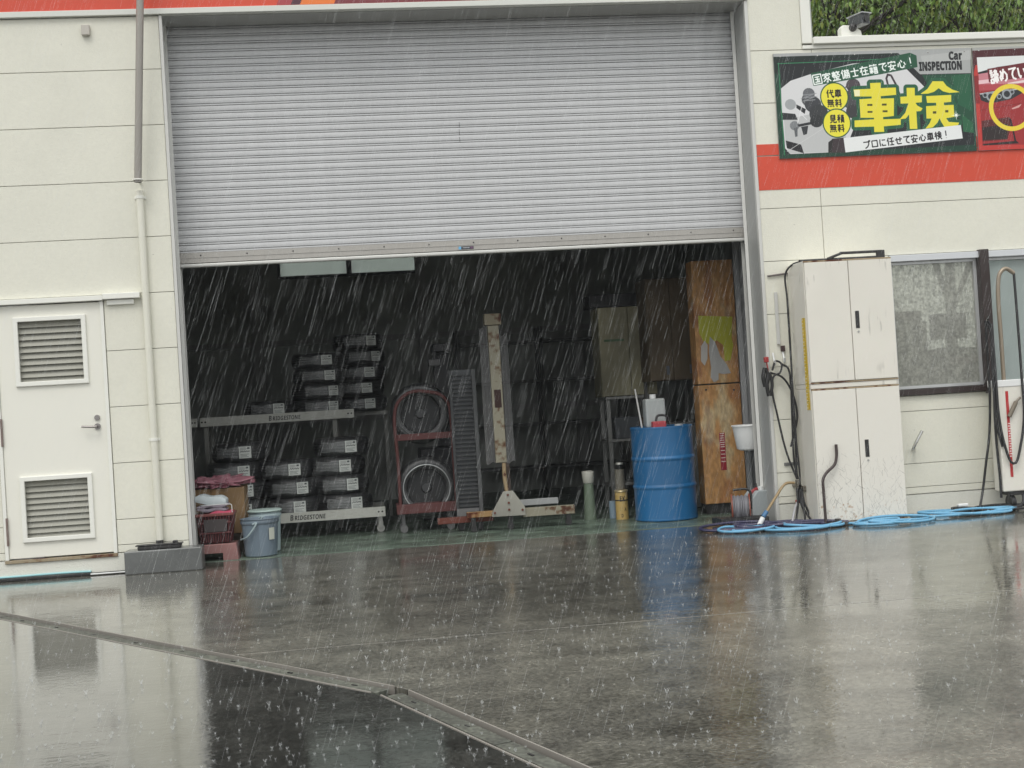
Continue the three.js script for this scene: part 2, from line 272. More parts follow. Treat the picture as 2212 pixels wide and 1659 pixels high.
for (const y of [1.05, 2.05]) for (const [x0, x1] of [[-2.49, -1.262], [-1.138, 0.838], [0.962, 2.838], [2.962, 4.09]]) mesh('wall_rail', bx(x0, x1, y, y + 0.075, BZ + 0.002, BZ + 0.05), M(lin(0.3, 0.3, 0.29), 0.7), bld);
{ const w = new THREE.Group(); w.name = 'back_window'; bld.add(w);
  const fm = M(lin(0.05, 0.05, 0.05), 0.5);
  mesh('frame', merge(bx(bwx0, bwx1, bwy, bwy + 0.04, BZ - 0.08, BZ + 0.01), bx(bwx0, bwx1, bwy + 0.91, bwy + 0.95, BZ - 0.08, BZ + 0.01), bx(bwx0, bwx0 + 0.035, bwy + 0.041, bwy + 0.909, BZ - 0.08, BZ + 0.01), bx(bwx1 - 0.035, bwx1, bwy + 0.041, bwy + 0.909, BZ - 0.08, BZ + 0.01), bx(bwm - 0.035, bwm + 0.035, bwy + 0.041, bwy + 0.909, BZ - 0.078, BZ + 0.006)), fm, w);
  const pm = MP(lin(0.78, 0.83, 0.79), 0.85, { transmission: 0.7, thickness: 0 });
  mesh('pane', bx(bwx0 + 0.036, bwm - 0.036, bwy + 0.041, bwy + 0.909, BZ - 0.045, BZ - 0.04), pm, w); mesh('pane', bx(bwm + 0.036, bwx1 - 0.036, bwy + 0.041, bwy + 0.909, BZ - 0.045, BZ - 0.04), pm, w);
  mesh('latch', bx(bwm - 0.02, bwm + 0.0, bwy + 0.12, bwy + 0.26, BZ + 0.007, BZ + 0.03), fm, w); }

// ---------------------------------------------------------------- left: service door with louvres
const door = new THREE.Group(); door.name = 'service_door'; bld.add(door);
mesh('door_frame', merge(bx(DX0 + 0.002, DX0 + 0.03, DY0, DY1 - 0.05, -0.12, 0.014, 0.003), bx(DX1 - 0.03, DX1 - 0.002, DY0, DY1 - 0.05, -0.12, 0.014, 0.003)), trimMat, door);
mesh('head_rail', bx(DX0 - 4, DX1 + 0.0, DY1 - 0.045, DY1 - 0.005, -0.1, 0.045, 0.004), trimMat, door);
mesh('head_rail', merge(bx(DX1 + 0.003, -1.69, DY1 - 0.04, DY1 + 0.005, 0.001, 0.06, 0.004), bx(DX1 + 0.03, -1.74, DY1 - 0.085, DY1 - 0.045, 0.001, 0.03, 0.004)), trimMat, door);
const ux0 = at(35, 693).x, ux1 = at(178, 693).x, uy1 = at(106, 690).y, uy0 = at(110, 825).y, lx0 = at(54, 1100).x, lx1 = at(196, 1100).x, ly1 = at(122, 1033).y, ly0 = at(128, 1160).y;
const dx0 = DX0 + 0.034, dx1 = DX1 - 0.034, dy0 = DY0 + 0.012, dy1 = DY1 - 0.056;
mesh('leaf', ext([[dx0, dy0], [dx1, dy0], [dx1, dy1], [dx0, dy1]], 0.036, -0.04, 0.002, [[[ux0, uy0], [ux1, uy0], [ux1, uy1], [ux0, uy1]], [[lx0, ly0], [lx1, ly0], [lx1, ly1], [lx0, ly1]]]), doorMat, door);
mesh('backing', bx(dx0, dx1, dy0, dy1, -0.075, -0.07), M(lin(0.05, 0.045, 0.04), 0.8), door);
const louMat = M(lin(0.37, 0.365, 0.32), 0.6, { map: wallTone });
for (const [x0, x1, y0, y1] of [[ux0, ux1, uy0, uy1], [lx0, lx1, ly0, ly1]]) {
  mesh('louvre_frame', ext([[x0 - 0.022, y0 - 0.022], [x1 + 0.022, y0 - 0.022], [x1 + 0.022, y1 + 0.022], [x0 - 0.022, y1 + 0.022]], 0.018, -0.002, 0.004, [[[x0 + 0.006, y0 + 0.006], [x1 - 0.006, y0 + 0.006], [x1 - 0.006, y1 - 0.006], [x0 + 0.006, y1 - 0.006]]]), trimMat, door);
  const n = 10, h = (y1 - y0) / n; for (let i = 0; i < n; i++) { const g = new THREE.BoxGeometry(x1 - x0, h * 1.3, 0.004); metric(g); g.rotateX(-0.5); g.translate((x0 + x1) / 2, y0 + h * (i + 0.45), -0.032); mesh('louvre_slat', g, louMat, door); }
}
{ const h = at(211, 921), k = at(210, 902); const knobMat = M(lin(0.3, 0.28, 0.27), 0.35, { metalness: 0.8 });
  const rose = new THREE.CylinderGeometry(0.025, 0.025, 0.012, 20); rose.rotateX(Math.PI / 2); rose.translate(h.x, h.y, 0.004);
  mesh('handle', merge(rose, bar(V(h.x, h.y, 0), V(h.x, h.y, 0.055), 0.009), tube([V(h.x + 0.004, h.y, 0.055), V(h.x - 0.03, h.y - 0.001, 0.057), V(h.x - 0.115, h.y + 0.006, 0.055)], 0.009, 12)), knobMat, door);
  const lk = new THREE.CylinderGeometry(0.021, 0.023, 0.018, 20); lk.rotateX(Math.PI / 2); lk.translate(k.x, k.y, 0.006); mesh('lock', lk, knobMat, door);
  for (const v of [935, 1150]) mesh('hinge', cyl(dx0 - 0.004, at(8, v + 30).y, at(8, v - 30).y, 0.012, 0.009, 0.009, 10), M(lin(0.2, 0.15, 0.13), 0.6), door); }
mesh('door_sill', bx(DX0, DX1, 0.137, DY0 - 0.002, -0.1, 0.02, 0.004), M(lin(0.5, 0.44, 0.37), 0.6, { map: rustTex }), bld);
// strips at the foot of the wall
one('rubber_strip', 'black rubber strip lying along the foot of the wall below the service door', 'strip', bx(-3.4, -1.93, 0.002, 0.022, 0.006, 0.03, 0.004), blackRubber);
one('teal_cable', 'pale teal cable running along the wall foot under the service door', 'cable', tube([[-3.4, 0.036, 0.012], [-2.9, 0.034, 0.012], [-2.4, 0.036, 0.013], [-2.2, 0.032, 0.014]], 0.009, 20), M(lin(0.3, 0.55, 0.58), 0.5));
one('white_rod', 'thin white rod lying on the rubber strip beside the grey block', 'rod', bar(V(-2.2, 0.012, 0.04), V(-1.93, 0.012, 0.042), 0.006), whitePlastic);
// small things on the left wall
{ const p = at(186, 67); one('wall_box', 'small beige square box high on the wall above the service door', 'box', bx(p.x - 0.033, p.x + 0.033, p.y - 0.042, p.y + 0.042, 0.001, 0.04, 0.006), M(lin(0.5, 0.47, 0.42), 0.6)); }
const pipeMat = M(lin(0.8, 0.79, 0.71), 0.45);
{ const t = thing('downpipe', 'cream downpipe on the wall between service door and shutter opening', 'pipe');
  const a = at(303, 412, 0.04), b = at(343, 1168, 0.04);
  mesh('pipe', cyl((a.x + b.x) / 2, b.y, a.y, 0.032, 0.028), wallMat, t);
  for (const v of [425, 950]) { const y = at(320, v, 0.04).y; mesh('bracket', merge(cyl((a.x + b.x) / 2, y - 0.012, y + 0.012, 0.032, 0.0315), bx((a.x + b.x) / 2 - 0.045, (a.x + b.x) / 2 + 0.045, y - 0.012, y + 0.012, 0.0005, 0.008)), trimMat, t); }
  mesh('foot', cyl((a.x + b.x) / 2, 0.185, b.y + 0.005, 0.042, 0.03), blackSteel, t); }
{ const t = thing('grey_pole', 'grey steel pole leaning in a ring bracket above the cream downpipe', 'pole');
  const a = at(298, 394, 0.12), b = at(303, -40, 0.2), c = b.clone().sub(a).multiplyScalar(0.5).add(b);
  mesh('tube', tube([a, b, c], 0.03, 3, 20), M(lin(0.33, 0.31, 0.28), 0.35, { metalness: 0.3, bumpMap: fine, bumpScale: 0.0008 }), t);
  const r = new THREE.TorusGeometry(0.037, 0.006, 8, 24); r.rotateX(Math.PI / 2); r.translate(a.x, a.y + 0.02, a.z); mesh('ring_bracket', merge(r, bx(a.x - 0.008, a.x + 0.008, a.y + 0.012, a.y + 0.026, 0.001, a.z - 0.034)), trimMat, t); }
// grey block with black tray
const blockMat = MP(lin(0.2, 0.215, 0.225), 0.35, { bumpMap: fine, bumpScale: 0.0012, clearcoat: 0.3, map: inTex });
one('concrete_block', 'low grey painted block at the foot of the wall by the shutter opening', 'block', bx(-1.905, -1.3, -0.002, 0.185, 0.006, 0.2, 0.012), blockMat);
{ const a = at(300, 1189, 0.1).x, b = at(394, 1183, 0.1).x, t = thing('black_tray', 'flat black plastic tray lying on the grey block under the downpipe', 'tray');
  mesh('tray_body', bx(a, b, 0.187, 0.215, 0.085, 0.17, 0.008), blackSteel, t); mesh('tray_rim', bx(a - 0.015, b + 0.01, 0.2165, 0.226, 0.08, 0.175, 0.004), blackRubber, t); mesh('clip', bx(b - 0.07, b - 0.03, 0.227, 0.243, 0.1, 0.14, 0.005), blackSteel, t); }

// ---------------------------------------------------------------- right wall: stripe, signs, window
for (const [y0, y1] of [[2.865, 3.155], [3.165, 3.26]]) mesh('red_stripe', bx(PR + 0.003, 8.2, y0, y1, 0.0005, 0.0035), redPaint, bld);
// strokes of each character, drawn by hand in a 10 x 10 box
const K = {
  '国': [[0, 0, 10, 0, 10, 10, 0, 10, 0, 0], [2, 2.5, 8, 2.5], [2, 5, 8, 5], [2, 7.9, 8, 7.9], [5, 2.5, 5, 7.9], [6.3, 6, 7.2, 7]],
  '家': [[5, 0, 5, 1.2], [.7, 3, .7, 1.4, 9.3, 1.4, 9.3, 3], [2, 3, 8, 3], [5, 3, 1, 6], [3.5, 4.5, 6, 7, 5.5, 10, 4, 9.5], [5, 6, .5, 9], [8.5, 4.5, 5.5, 6.5], [6, 5.5, 9.5, 9.5]],
  '整': [[0, 1.5, 5, 1.5], [.8, 2.7, 4.2, 2.7, 4.2, 4.2, .8, 4.2, .8, 2.7], [2.5, 0, 2.5, 5.5], [2.5, 4.2, 0, 5.5], [2.5, 4.2, 5, 5.3], [6.5, 0, 5.5, 2], [6, 1.3, 10, 1.3], [8.8, 1.3, 5.5, 5.3], [6.5, 2, 9.8, 5.3], [1, 6.3, 9, 6.3], [0, 9.7, 10, 9.7], [5, 6.3, 5, 9.7], [5, 8, 8.3, 8], [2.6, 7.5, 2.6, 9.7]],
  '備': [[2.5, 0, 0, 4], [1.5, 2.5, 1.5, 10], [3, 1.7, 10, 1.7], [5, .3, 5, 3], [8, .3, 8, 3], [3.3, 3.5, 10, 3.5], [4.3, 3.5, 3, 9.5], [5, 5, 9.3, 5, 9.3, 10], [5, 5, 5, 10], [5, 7, 9.3, 7], [7.1, 5, 7.1, 10]],
  '士': [[0, 3.5, 10, 3.5], [5, 0, 5, 9], [1.5, 9, 8.5, 9]],
  '在': [[0, 2, 10, 2], [4, 0, 0, 6.5], [2, 4, 2, 10], [3.5, 5.5, 9.3, 5.5], [6.4, 3.3, 6.4, 9.3], [3, 9.3, 10, 9.3]],
  '籍': [[2, 0, .5, 2.2], [1.3, 1.2, 4.5, 1.2], [6.5, 0, 5, 2.2], [6, 1.2, 9.8, 1.2], [0, 4, 4.5, 4], [.3, 5.5, 4.2, 5.5], [0, 7, 4.7, 7], [2.3, 2.8, 2.3, 10], [2.3, 7, .2, 9.2], [2.3, 7, 4.5, 8.8], [5, 4, 10, 4], [6.5, 2.7, 6.5, 5.5], [8.5, 2.7, 8.5, 5.5], [5, 5.5, 10, 5.5], [5.8, 6.7, 9.2, 6.7, 9.2, 10, 5.8, 10, 5.8, 6.7], [5.8, 8.3, 9.2, 8.3]],
  'で': [[.5, 1.5, 9, 1.2, 6, 2.5, 4.5, 5, 5, 8, 8, 9.3], [8, 4, 8.7, 5.2], [9.4, 3.3, 10, 4.5]],
  '安': [[5, 0, 5, 1.4], [.8, 3.2, .8, 1.5, 9.2, 1.5, 9.2, 3.2], [0, 5.5, 10, 5.5], [4.3, 3, 2.3, 7.5, 8.5, 10], [7.3, 5.5, 5.5, 8.5, 1, 10]],
  '心': [[1.5, 4, .5, 8], [3.2, 2.5, 3.5, 8.5, 5, 9.3, 7.5, 9.2, 8, 7], [4.8, 1, 6.3, 3.5], [8.5, 3.5, 9.8, 7]],
  '!': [[5, 0, 5, 6.5], [5, 8.9, 5, 9.3]],
  '代': [[2.5, 0, 0, 4.5], [1.5, 3, 1.5, 10], [3.2, 4, 9.8, 3.3], [5.8, 0, 6.5, 5, 8, 8.8, 9.7, 9.8, 9.9, 7.8], [8, .5, 9.3, 2]],
  '車': [[.8, 1.2, 9.2, 1.2], [1.6, 2.7, 8.4, 2.7, 8.4, 6.6, 1.6, 6.6, 1.6, 2.7], [1.6, 4.6, 8.4, 4.6], [0, 8.2, 10, 8.2], [5, 0, 5, 10]],
  '無': [[2.3, 0, .5, 2.5], [2, 1.3, 9.3, 1.3], [0, 4, 10, 4], [.5, 6.5, 9.5, 6.5], [2, 2, 2, 6.5], [4, 2, 4, 6.5], [6, 2, 6, 6.5], [8, 2, 8, 6.5], [1.5, 7.8, .5, 9.8], [3.8, 7.8, 4.1, 9.5], [6, 7.8, 6.6, 9.5], [8.2, 7.6, 9.7, 9.7]],
  '料': [[0, 4.5, 5, 4.5], [2.5, 0, 2.5, 10], [.5, 1, 1.3, 3], [4.5, 1, 3.7, 3], [2.5, 4.5, .2, 8], [2.5, 4.5, 4.8, 7.2], [6, 1, 7.2, 2.3], [5.8, 3.5, 7, 4.8], [5.3, 7.2, 10, 6.2], [8.3, 0, 8.3, 10]],
  '見': [[2, .3, 8, .3, 8, 6, 2, 6, 2, .3], [2, 2.2, 8, 2.2], [2, 4.1, 8, 4.1], [3.7, 6, 3.3, 8.3, .5, 9.8], [6, 6, 6, 9.3, 9.5, 9.3, 9.7, 7.8]],
  '積': [[4, .2, .6, 1.2], [0, 3, 4.5, 3], [2.3, .8, 2.3, 10], [2.3, 3.2, 0, 7], [2.3, 3.5, 4.3, 6], [5.2, 1, 9.8, 1], [5.5, 2.3, 9.5, 2.3], [5, 3.6, 10, 3.6], [7.5, 0, 7.5, 3.6], [5.8, 4.6, 9.2, 4.6, 9.2, 8.3, 5.8, 8.3, 5.8, 4.6], [5.8, 5.8, 9.2, 5.8], [5.8, 7, 9.2, 7], [6.8, 8.4, 5.2, 10], [8.2, 8.4, 10, 10]],
  'プ': [[.5, 2, 8.3, 2, 8, 5, 6, 8, 2.5, 9.8], [9.2, .2, 10, 1, 9.2, 1.8, 8.4, 1, 9.2, .2]],
  'ロ': [[1.2, 1.5, 8.8, 1.5, 8.8, 9, 1.2, 9, 1.2, 1.5]],
  'に': [[1.5, .8, 1, 5, 1.5, 9.5], [4, 2, 9, 2], [4, 6.5, 4.3, 8.8, 9.5, 8.8]],
  '任': [[2.5, 0, 0, 4.5], [1.5, 3, 1.5, 10], [9, .5, 3.7, 1.7], [3.2, 5, 10, 5], [6.6, 1.3, 6.6, 9.3], [3.7, 9.3, 9.5, 9.3]],
  'せ': [[0, 4, 10, 3.3], [7.3, .8, 7.2, 5.8, 6, 6], [2.5, 1.5, 2.7, 8.3, 4, 9.2, 9, 9]],
  'て': [[.5, 1.5, 9.5, 1.2, 6, 3, 4.5, 5.5, 5.2, 8.3, 8.8, 9.5]],
  '検': [[0, 2.5, 4.3, 2.5], [2.2, 0, 2.2, 10], [2.2, 2.8, 0, 6.5], [2.2, 3.2, 4, 5.5], [7, 0, 4.5, 3], [7, 0, 9.9, 3], [5.5, 2.8, 8.6, 2.8], [5, 4.3, 9.2, 4.3, 9.2, 6.3, 5, 6.3, 5, 4.3], [7, 2.8, 7, 6.5, 4.5, 10], [7, 6.5, 9.9, 10]],
  '諦': [[.5, .5, 3.8, .5], [0, 2, 4.3, 2], [.5, 3.5, 3.8, 3.5], [.5, 5, 3.8, 5], [.7, 6.7, 3.7, 6.7, 3.7, 9.5, .7, 9.5, .7, 6.7], [7.4, 0, 7.4, 1.2], [5, 1.3, 9.8, 1.3], [6.3, 1.8, 6.7, 3], [8.6, 1.8, 8.1, 3], [4.9, 5, 4.9, 3.5, 9.9, 3.5, 9.9, 5], [5.6, 9, 5.6, 5.6, 9.2, 5.6, 9.2, 9], [7.4, 3.7, 7.4, 10]],
  'め': [[2, 1.5, 4, 8], [6, .5, 4, 6, 1.5, 8.5, .6, 6.5, 3, 3.5, 7, 2.7, 9.3, 5, 8.8, 8, 6, 9.7]],
  'い': [[1, 1.5, 1.3, 7, 2.5, 8.8, 3.7, 7.2], [8, 2.5, 9.3, 6.5]],
};
// write a line of characters from point a (top left) along b - a, each in a cell of the given height
function write(g, text, a, b, h, width, color) {
  const n = text.length, dx = (b[0] - a[0]) / n, dy = (b[1] - a[1]) / n, cell = Math.hypot(dx, dy), s = cell * 0.86 / 10, ang = Math.atan2(dy, dx);
  g.strokeStyle = color; g.lineWidth = width; g.lineJoin = 'round'; g.lineCap = 'butt';
  [...text].forEach((ch, i) => {
    g.save(); g.translate(a[0] + dx * i, a[1] + dy * i); g.rotate(ang);
    for (const st of K[ch] ?? []) { g.beginPath(); for (let k = 0; k < st.length; k += 2) { const x = st[k] * s, y = st[k + 1] * h / 10; k ? g.lineTo(x, y) : g.moveTo(x, y); } g.stroke(); }
    g.restore();
  });
}
const SX0 = 3.73, SX1 = 5.52, SYB = 3.128, SYT = 4.036, SW = 1600, SH = Math.round(SW * (SYT - SYB) / (SX1 - SX0));
const px = (u0, v0, k) => (x, y) => { const p = at((u0 + x / k) / 1.82278, (v0 + y / k) / 1.82278, 0.02); return [(p.x - SX0) / (SX1 - SX0) * SW, (SYT - p.y) / (SYT - SYB) * SH]; };
const zA = px(3000, 150, 2.1434), zB = px(3320, 300, 4.424), zC = px(3200, 300, 6.382);
const signTex = canvasTex(SW, SH, (g) => {
  const poly = (q, pts, fill, stroke, lw) => { g.beginPath(); pts.forEach((p, i) => { const c = q(...p); i ? g.lineTo(...c) : g.moveTo(...c); }); g.closePath(); if (fill) { g.fillStyle = fill; g.fill(); } if (stroke) { g.strokeStyle = stroke; g.lineWidth = lw; g.lineJoin = 'round'; g.stroke(); } };
  const bezier = (q, l, color, w) => { g.beginPath(); l.forEach((p, i) => { const c = q(...p); i ? g.lineTo(...c) : g.moveTo(...c); }); g.strokeStyle = color; g.lineWidth = w; g.stroke(); };
  g.fillStyle = '#143d2c'; g.fillRect(0, 0, SW, SH);
  poly(zA, [[82, 158], [1200, 120], [1200, 200], [140, 300], [84, 300]], '#15241f'); poly(zA, [[150, 215], [1180, 140], [1340, 300], [1755, 290], [1795, 900], [200, 985]], '#1b1f22');
  poly(zA, [[1350, 310], [1755, 300], [1790, 780], [1690, 700], [1450, 470]], '#174a33'); poly(zA, [[1600, 320], [1757, 300], [1780, 620], [1660, 560]], '#1c5a3c'); poly(zA, [[1690, 640], [1780, 720], [1790, 800], [1700, 790]], '#23613f');
  // white car with its suspension showing
  poly(zA, [[160, 425], [240, 360], [420, 300], [760, 215], [1060, 190], [1210, 250], [1370, 410], [1300, 470], [1150, 480], [1000, 560], [820, 640], [700, 960], [240, 980], [195, 930], [175, 690], [165, 560]], '#d9d9da');
  poly(zA, [[185, 690], [420, 640], [720, 740], [700, 900], [620, 960], [230, 975], [200, 900]], '#bfc0c0');
  poly(zA, [[200, 865], [330, 900], [355, 975], [210, 930]], '#1d1c20'); poly(zA, [[590, 850], [690, 840], [705, 968], [570, 968]], '#3b3033'); poly(zA, [[560, 880], [600, 850], [590, 968], [560, 968]], '#23201f');
  for (const [x, y, r, c] of [[395, 520, 60, '#4d4f52'], [395, 470, 50, '#64666a'], [430, 560, 70, '#3c3e42'], [480, 640, 80, '#36383a'], [460, 700, 55, '#2c2e30'], [770, 400, 60, '#3a3539'], [760, 520, 85, '#47484b'], [770, 620, 60, '#39393b'], [275, 740, 40, '#7d8083'], [240, 560, 46, '#a2a5a7']]) { const p = zA(x, y); g.beginPath(); g.ellipse(p[0], p[1], r * 0.95, r * 0.9, 0, 0, 7); g.fillStyle = c; g.fill(); }
  poly(zA, [[170, 630], [280, 640], [300, 690], [175, 690]], '#27292c'); poly(zA, [[290, 560], [370, 600], [360, 640], [290, 590]], '#222427'); poly(zA, [[300, 730], [450, 700], [460, 720], [310, 750]], '#232528'); poly(zA, [[330, 750], [390, 740], [380, 810], [350, 820]], '#2e3033'); poly(zA, [[270, 760], [300, 750], [300, 830], [280, 835]], '#5d6063');
  bezier(zA, [[340, 560], [300, 720]], '#e7e7e8', 5); bezier(zA, [[330, 640], [380, 690]], '#e2e2e4', 5); bezier(zA, [[345, 480], [440, 470], [350, 505], [445, 495], [355, 530], [450, 520]], '#8b8d90', 7);
  bezier(zA, [[1065, 400], [1050, 340], [1062, 308], [1090, 315], [1130, 390], [1160, 470]], '#3d3238', 16); bezier(zA, [[210, 960], [520, 760], [700, 700]], '#cfd0cf', 4); poly(zA, [[700, 420], [730, 360], [790, 350], [835, 405]], '#4a4247');
  g.strokeStyle = '#2e8458'; g.lineWidth = 6; const fr = [[135, 215], [640, 195], [1250, 165]].map((p) => zA(...p)); g.beginPath(); g.moveTo(...zA(190, 990)); g.lineTo(...zA(138, 213)); for (const p of fr) g.lineTo(...p); g.stroke();
  // silver corner and top strip
  poly(zA, [[82, 128], [1760, 80], [1765, 295], [1335, 305], [1150, 125], [84, 158]], '#a9abaa'); poly(zA, [[1340, 150], [1762, 100], [1764, 180], [1360, 220]], '#b6b8b6');
  g.fillStyle = '#17191b'; g.textAlign = 'right'; const tr = zA(1690, 178), tr2 = zA(1693, 262);
  g.save(); g.translate(tr[0], tr[1]); g.scale(0.8, 1); g.font = 'bold 84px sans-serif'; g.strokeStyle = '#17191b'; g.lineWidth = 7; g.fillText('Car', 0, 0); g.strokeText('Car', 0, 0); g.restore();
  g.save(); g.translate(tr2[0], tr2[1]); g.scale(0.66, 1); g.font = 'bold 90px sans-serif'; g.strokeStyle = '#17191b'; g.lineWidth = 8; g.fillText('INSPECTION', 0, 0); g.strokeText('INSPECTION', 0, 0); g.restore();
  // first line
  const la = zA(425, 315), lb = zA(1290, 155), ang = Math.atan2(lb[1] - la[1], lb[0] - la[0]);
  poly(zA, [[418, 300], [1250, 128], [1300, 150], [1308, 240], [1000, 300], [438, 398]], '#1c5138', '#1c5138', 10);
  write(g, '国家整備士在籍で安心!', la, lb, 72, 9.5, '#f3f8f4');
  // two yellow discs
  for (const [x, y, r] of [[543, 522, 330], [606, 1182, 330]]) { const p = zC(x, y), q = zC(x + r, y); const R = Math.abs(q[0] - p[0]); g.beginPath(); g.arc(p[0], p[1], R + 9, 0, 7); g.fillStyle = '#1d5238'; g.fill(); g.beginPath(); g.arc(p[0], p[1], R, 0, 7); g.fillStyle = '#ece23f'; g.fill(); }
  write(g, '代車', zC(345, 345), zC(735, 325), 62, 10, '#1a1208'); write(g, '無料', zC(360, 585), zC(750, 568), 62, 8.5, '#1a1208');
  write(g, '見積', zC(415, 985), zC(805, 962), 62, 9.5, '#1a1208'); write(g, '無料', zC(425, 1218), zC(815, 1200), 62, 8.5, '#1a1208');
  // the two large characters
  const big = [
    [[185, 235], [478, 222], [470, 122], [648, 115], [652, 210], [915, 200], [920, 322], [650, 345], [655, 395], [882, 385], [880, 690], [692, 710], [695, 755], [1000, 745], [1000, 845], [705, 872], [712, 968], [545, 972], [540, 875], [202, 885], [200, 775], [540, 755], [538, 722], [305, 722], [285, 405], [500, 390], [498, 350], [200, 350]],
    [[1108, 205], [1243, 205], [1246, 340], [1366, 338], [1368, 450], [1255, 462], [1290, 515], [1380, 562], [1350, 605], [1272, 610], [1290, 915], [1165, 918], [1150, 660], [1090, 735], [990, 748], [1085, 640], [1140, 470], [1004, 475], [998, 362], [1112, 355]],
    [[1560, 90], [1738, 90], [1800, 170], [1900, 235], [2022, 275], [1850, 288], [1740, 260], [1665, 205], [1580, 270], [1480, 300], [1355, 305], [1470, 225]],
    [[1450, 350], [1880, 328], [1880, 445], [1752, 455], [1755, 510], [1922, 502], [1935, 705], [1790, 730], [1840, 800], [2018, 812], [2000, 850], [1770, 890], [1715, 800], [1680, 728], [1640, 810], [1560, 890], [1440, 912], [1510, 820], [1545, 735], [1455, 735], [1448, 525], [1625, 515], [1622, 460], [1465, 462]]];
  for (const b of big) poly(zB, b, null, '#1e5a3b', 56); for (const b of big) poly(zB, b, '#e9dd3e', '#e9dd3e', 3);
  for (const h of [[418, 485, 90, 35], [674, 478, 82, 36], [424, 608, 86, 32], [686, 595, 86, 34], [1563, 612, 60, 42], [1778, 592, 55, 42]]) { poly(zB, [[h[0], h[1]], [h[0] + h[2], h[1] - 2], [h[0] + h[2], h[1] + h[3] - 2], [h[0], h[1] + h[3]]], '#4b4a14'); }
  poly(zB, [[188, 240], [290, 236], [290, 345], [200, 348]], '#f3efc0');
  // white strip with the last line
  poly(zB, [[5, 1080], [2050, 850], [2085, 1085], [40, 1330]], '#e9ebea');
  write(g, 'プロに任せて安心車検!', zB(340, 1130), zB(1860, 940), 62, 9, '#141012');
  const st = zB(1970, 680); g.fillStyle = '#fbfff8'; g.beginPath(); for (let i = 0; i < 16; i++) { const r = i % 2 ? 8 : i % 4 ? 24 : 42, a = i * Math.PI / 8; g.lineTo(st[0] + r * Math.cos(a), st[1] + r * Math.sin(a)); } g.fill();
});
const signTex2 = canvasTex(1600, SH, (g) => {
  const k = 1600 / 1.79, X0 = 5.535, q = (x, y) => { const p = at((3820 + x / 3.948) / 1.82278, (180 + y / 3.948) / 1.82278, 0.02); return [(p.x - X0) * k, (SYT - p.y) * k]; };
  const poly = (pts, fill) => { g.beginPath(); pts.forEach((p, i) => { const c = q(...p); i ? g.lineTo(...c) : g.moveTo(...c); }); g.closePath(); g.fillStyle = fill; g.fill(); };
  g.fillStyle = '#c03a33'; g.fillRect(0, 0, 1600, SH); poly([[-20, 60], [2600, -40], [2600, 160], [80, 300], [40, 480], [-20, 480]], '#4b1a20'); poly([[-20, 480], [150, 460], [150, 900], [-20, 900]], '#8a2426'); poly([[-20, 0], [2600, -160], [2600, -60], [0, 78]], '#a9aaa6');
  poly([[100, 180], [2600, 80], [2600, 1500], [190, 1555]], '#9d2a2c');
  poly([[100, 180], [2600, 80], [2600, 300], [600, 330], [120, 420]], '#e4e7e6');
  poly([[120, 415], [420, 330], [900, 260], [1500, 230], [1500, 300], [500, 380], [130, 440]], '#1c1a1c');
  poly([[125, 440], [500, 380], [1200, 300], [1200, 560], [640, 600], [140, 600]], '#c9808a'); poly([[130, 540], [300, 520], [330, 570], [130, 600]], '#ecc6cb'); poly([[580, 580], [900, 520], [900, 560], [590, 610]], '#ead6d4');
  poly([[130, 600], [1100, 580], [1100, 660], [140, 700]], '#b44850');
  poly([[140, 745], [480, 680], [830, 660], [800, 740], [640, 830], [400, 880], [260, 885], [165, 850]], '#26292c'); poly([[140, 745], [480, 690], [820, 665], [700, 690], [470, 710], [160, 760]], '#c4c8ca');
  for (const [x, y, r] of [[570, 750, 46], [320, 790, 42], [650, 720, 22], [230, 770, 24], [450, 790, 24]]) { const c = q(x, y); g.beginPath(); g.arc(c[0], c[1], r * 0.9, 0, 7); g.fillStyle = '#9aa0a4'; g.fill(); g.beginPath(); g.arc(c[0], c[1], r * 0.55, 0, 7); g.fillStyle = '#2a2d31'; g.fill(); }
  poly([[640, 975], [800, 905], [760, 960], [660, 990]], '#d8a6a2'); poly([[160, 1000], [800, 890], [800, 900], [160, 1010]], '#7a1c20');
  poly([[175, 1170], [600, 1110], [650, 1200], [580, 1460], [190, 1490]], '#5a2020'); poly([[185, 1275], [580, 1215], [575, 1450], [195, 1470]], '#2a201f'); poly([[600, 1110], [640, 1150], [720, 1500], [690, 1500], [650, 1300]], '#1d1718'); poly([[190, 1530], [720, 1480], [760, 1520], [200, 1555]], '#241818');
  poly([[265, 360], [800, 270], [1500, 160], [1500, 420], [560, 530], [290, 570]], '#6a1d26');
  const a = q(290, 385), b = q(860, 290); write(g, '諦めてい', a, b, 108, 15, '#fbf7f5');
  const c = q(640, 960), e = q(955, 960); g.beginPath(); g.arc(c[0], c[1], Math.abs(e[0] - c[0]), 0, 7); g.strokeStyle = '#ecd33c'; g.lineWidth = 36; g.stroke();
});
const printMat = (map) => M(0xffffff, 0.42, { map });
const signRim = M(lin(0.35, 0.36, 0.35), 0.4, { metalness: 0.5 });
function sign(name, label, x0, x1, map) {
  const t = thing(name, label, 'sign'); mesh('backing_board', bx(x0, x1, SYB, SYT, 0.004, 0.018), signRim, t);
  const g = new THREE.PlaneGeometry(x1 - x0 - 0.002, SYT - SYB - 0.002); g.translate((x0 + x1) / 2, (SYB + SYT) / 2, 0.0205); mesh('print', g, printMat(map), t);
  for (let i = 0; i < 6; i++) { const s = new THREE.SphereGeometry(0.007, 8, 6); s.translate(x0 + 0.06 + i * (x1 - x0 - 0.12) / 5, SYT - 0.03, 0.02); mesh('screw', s, chrome, t); }
}
sign('inspection_sign', 'green car inspection sign with yellow characters on the right wall', SX0, SX1, signTex);
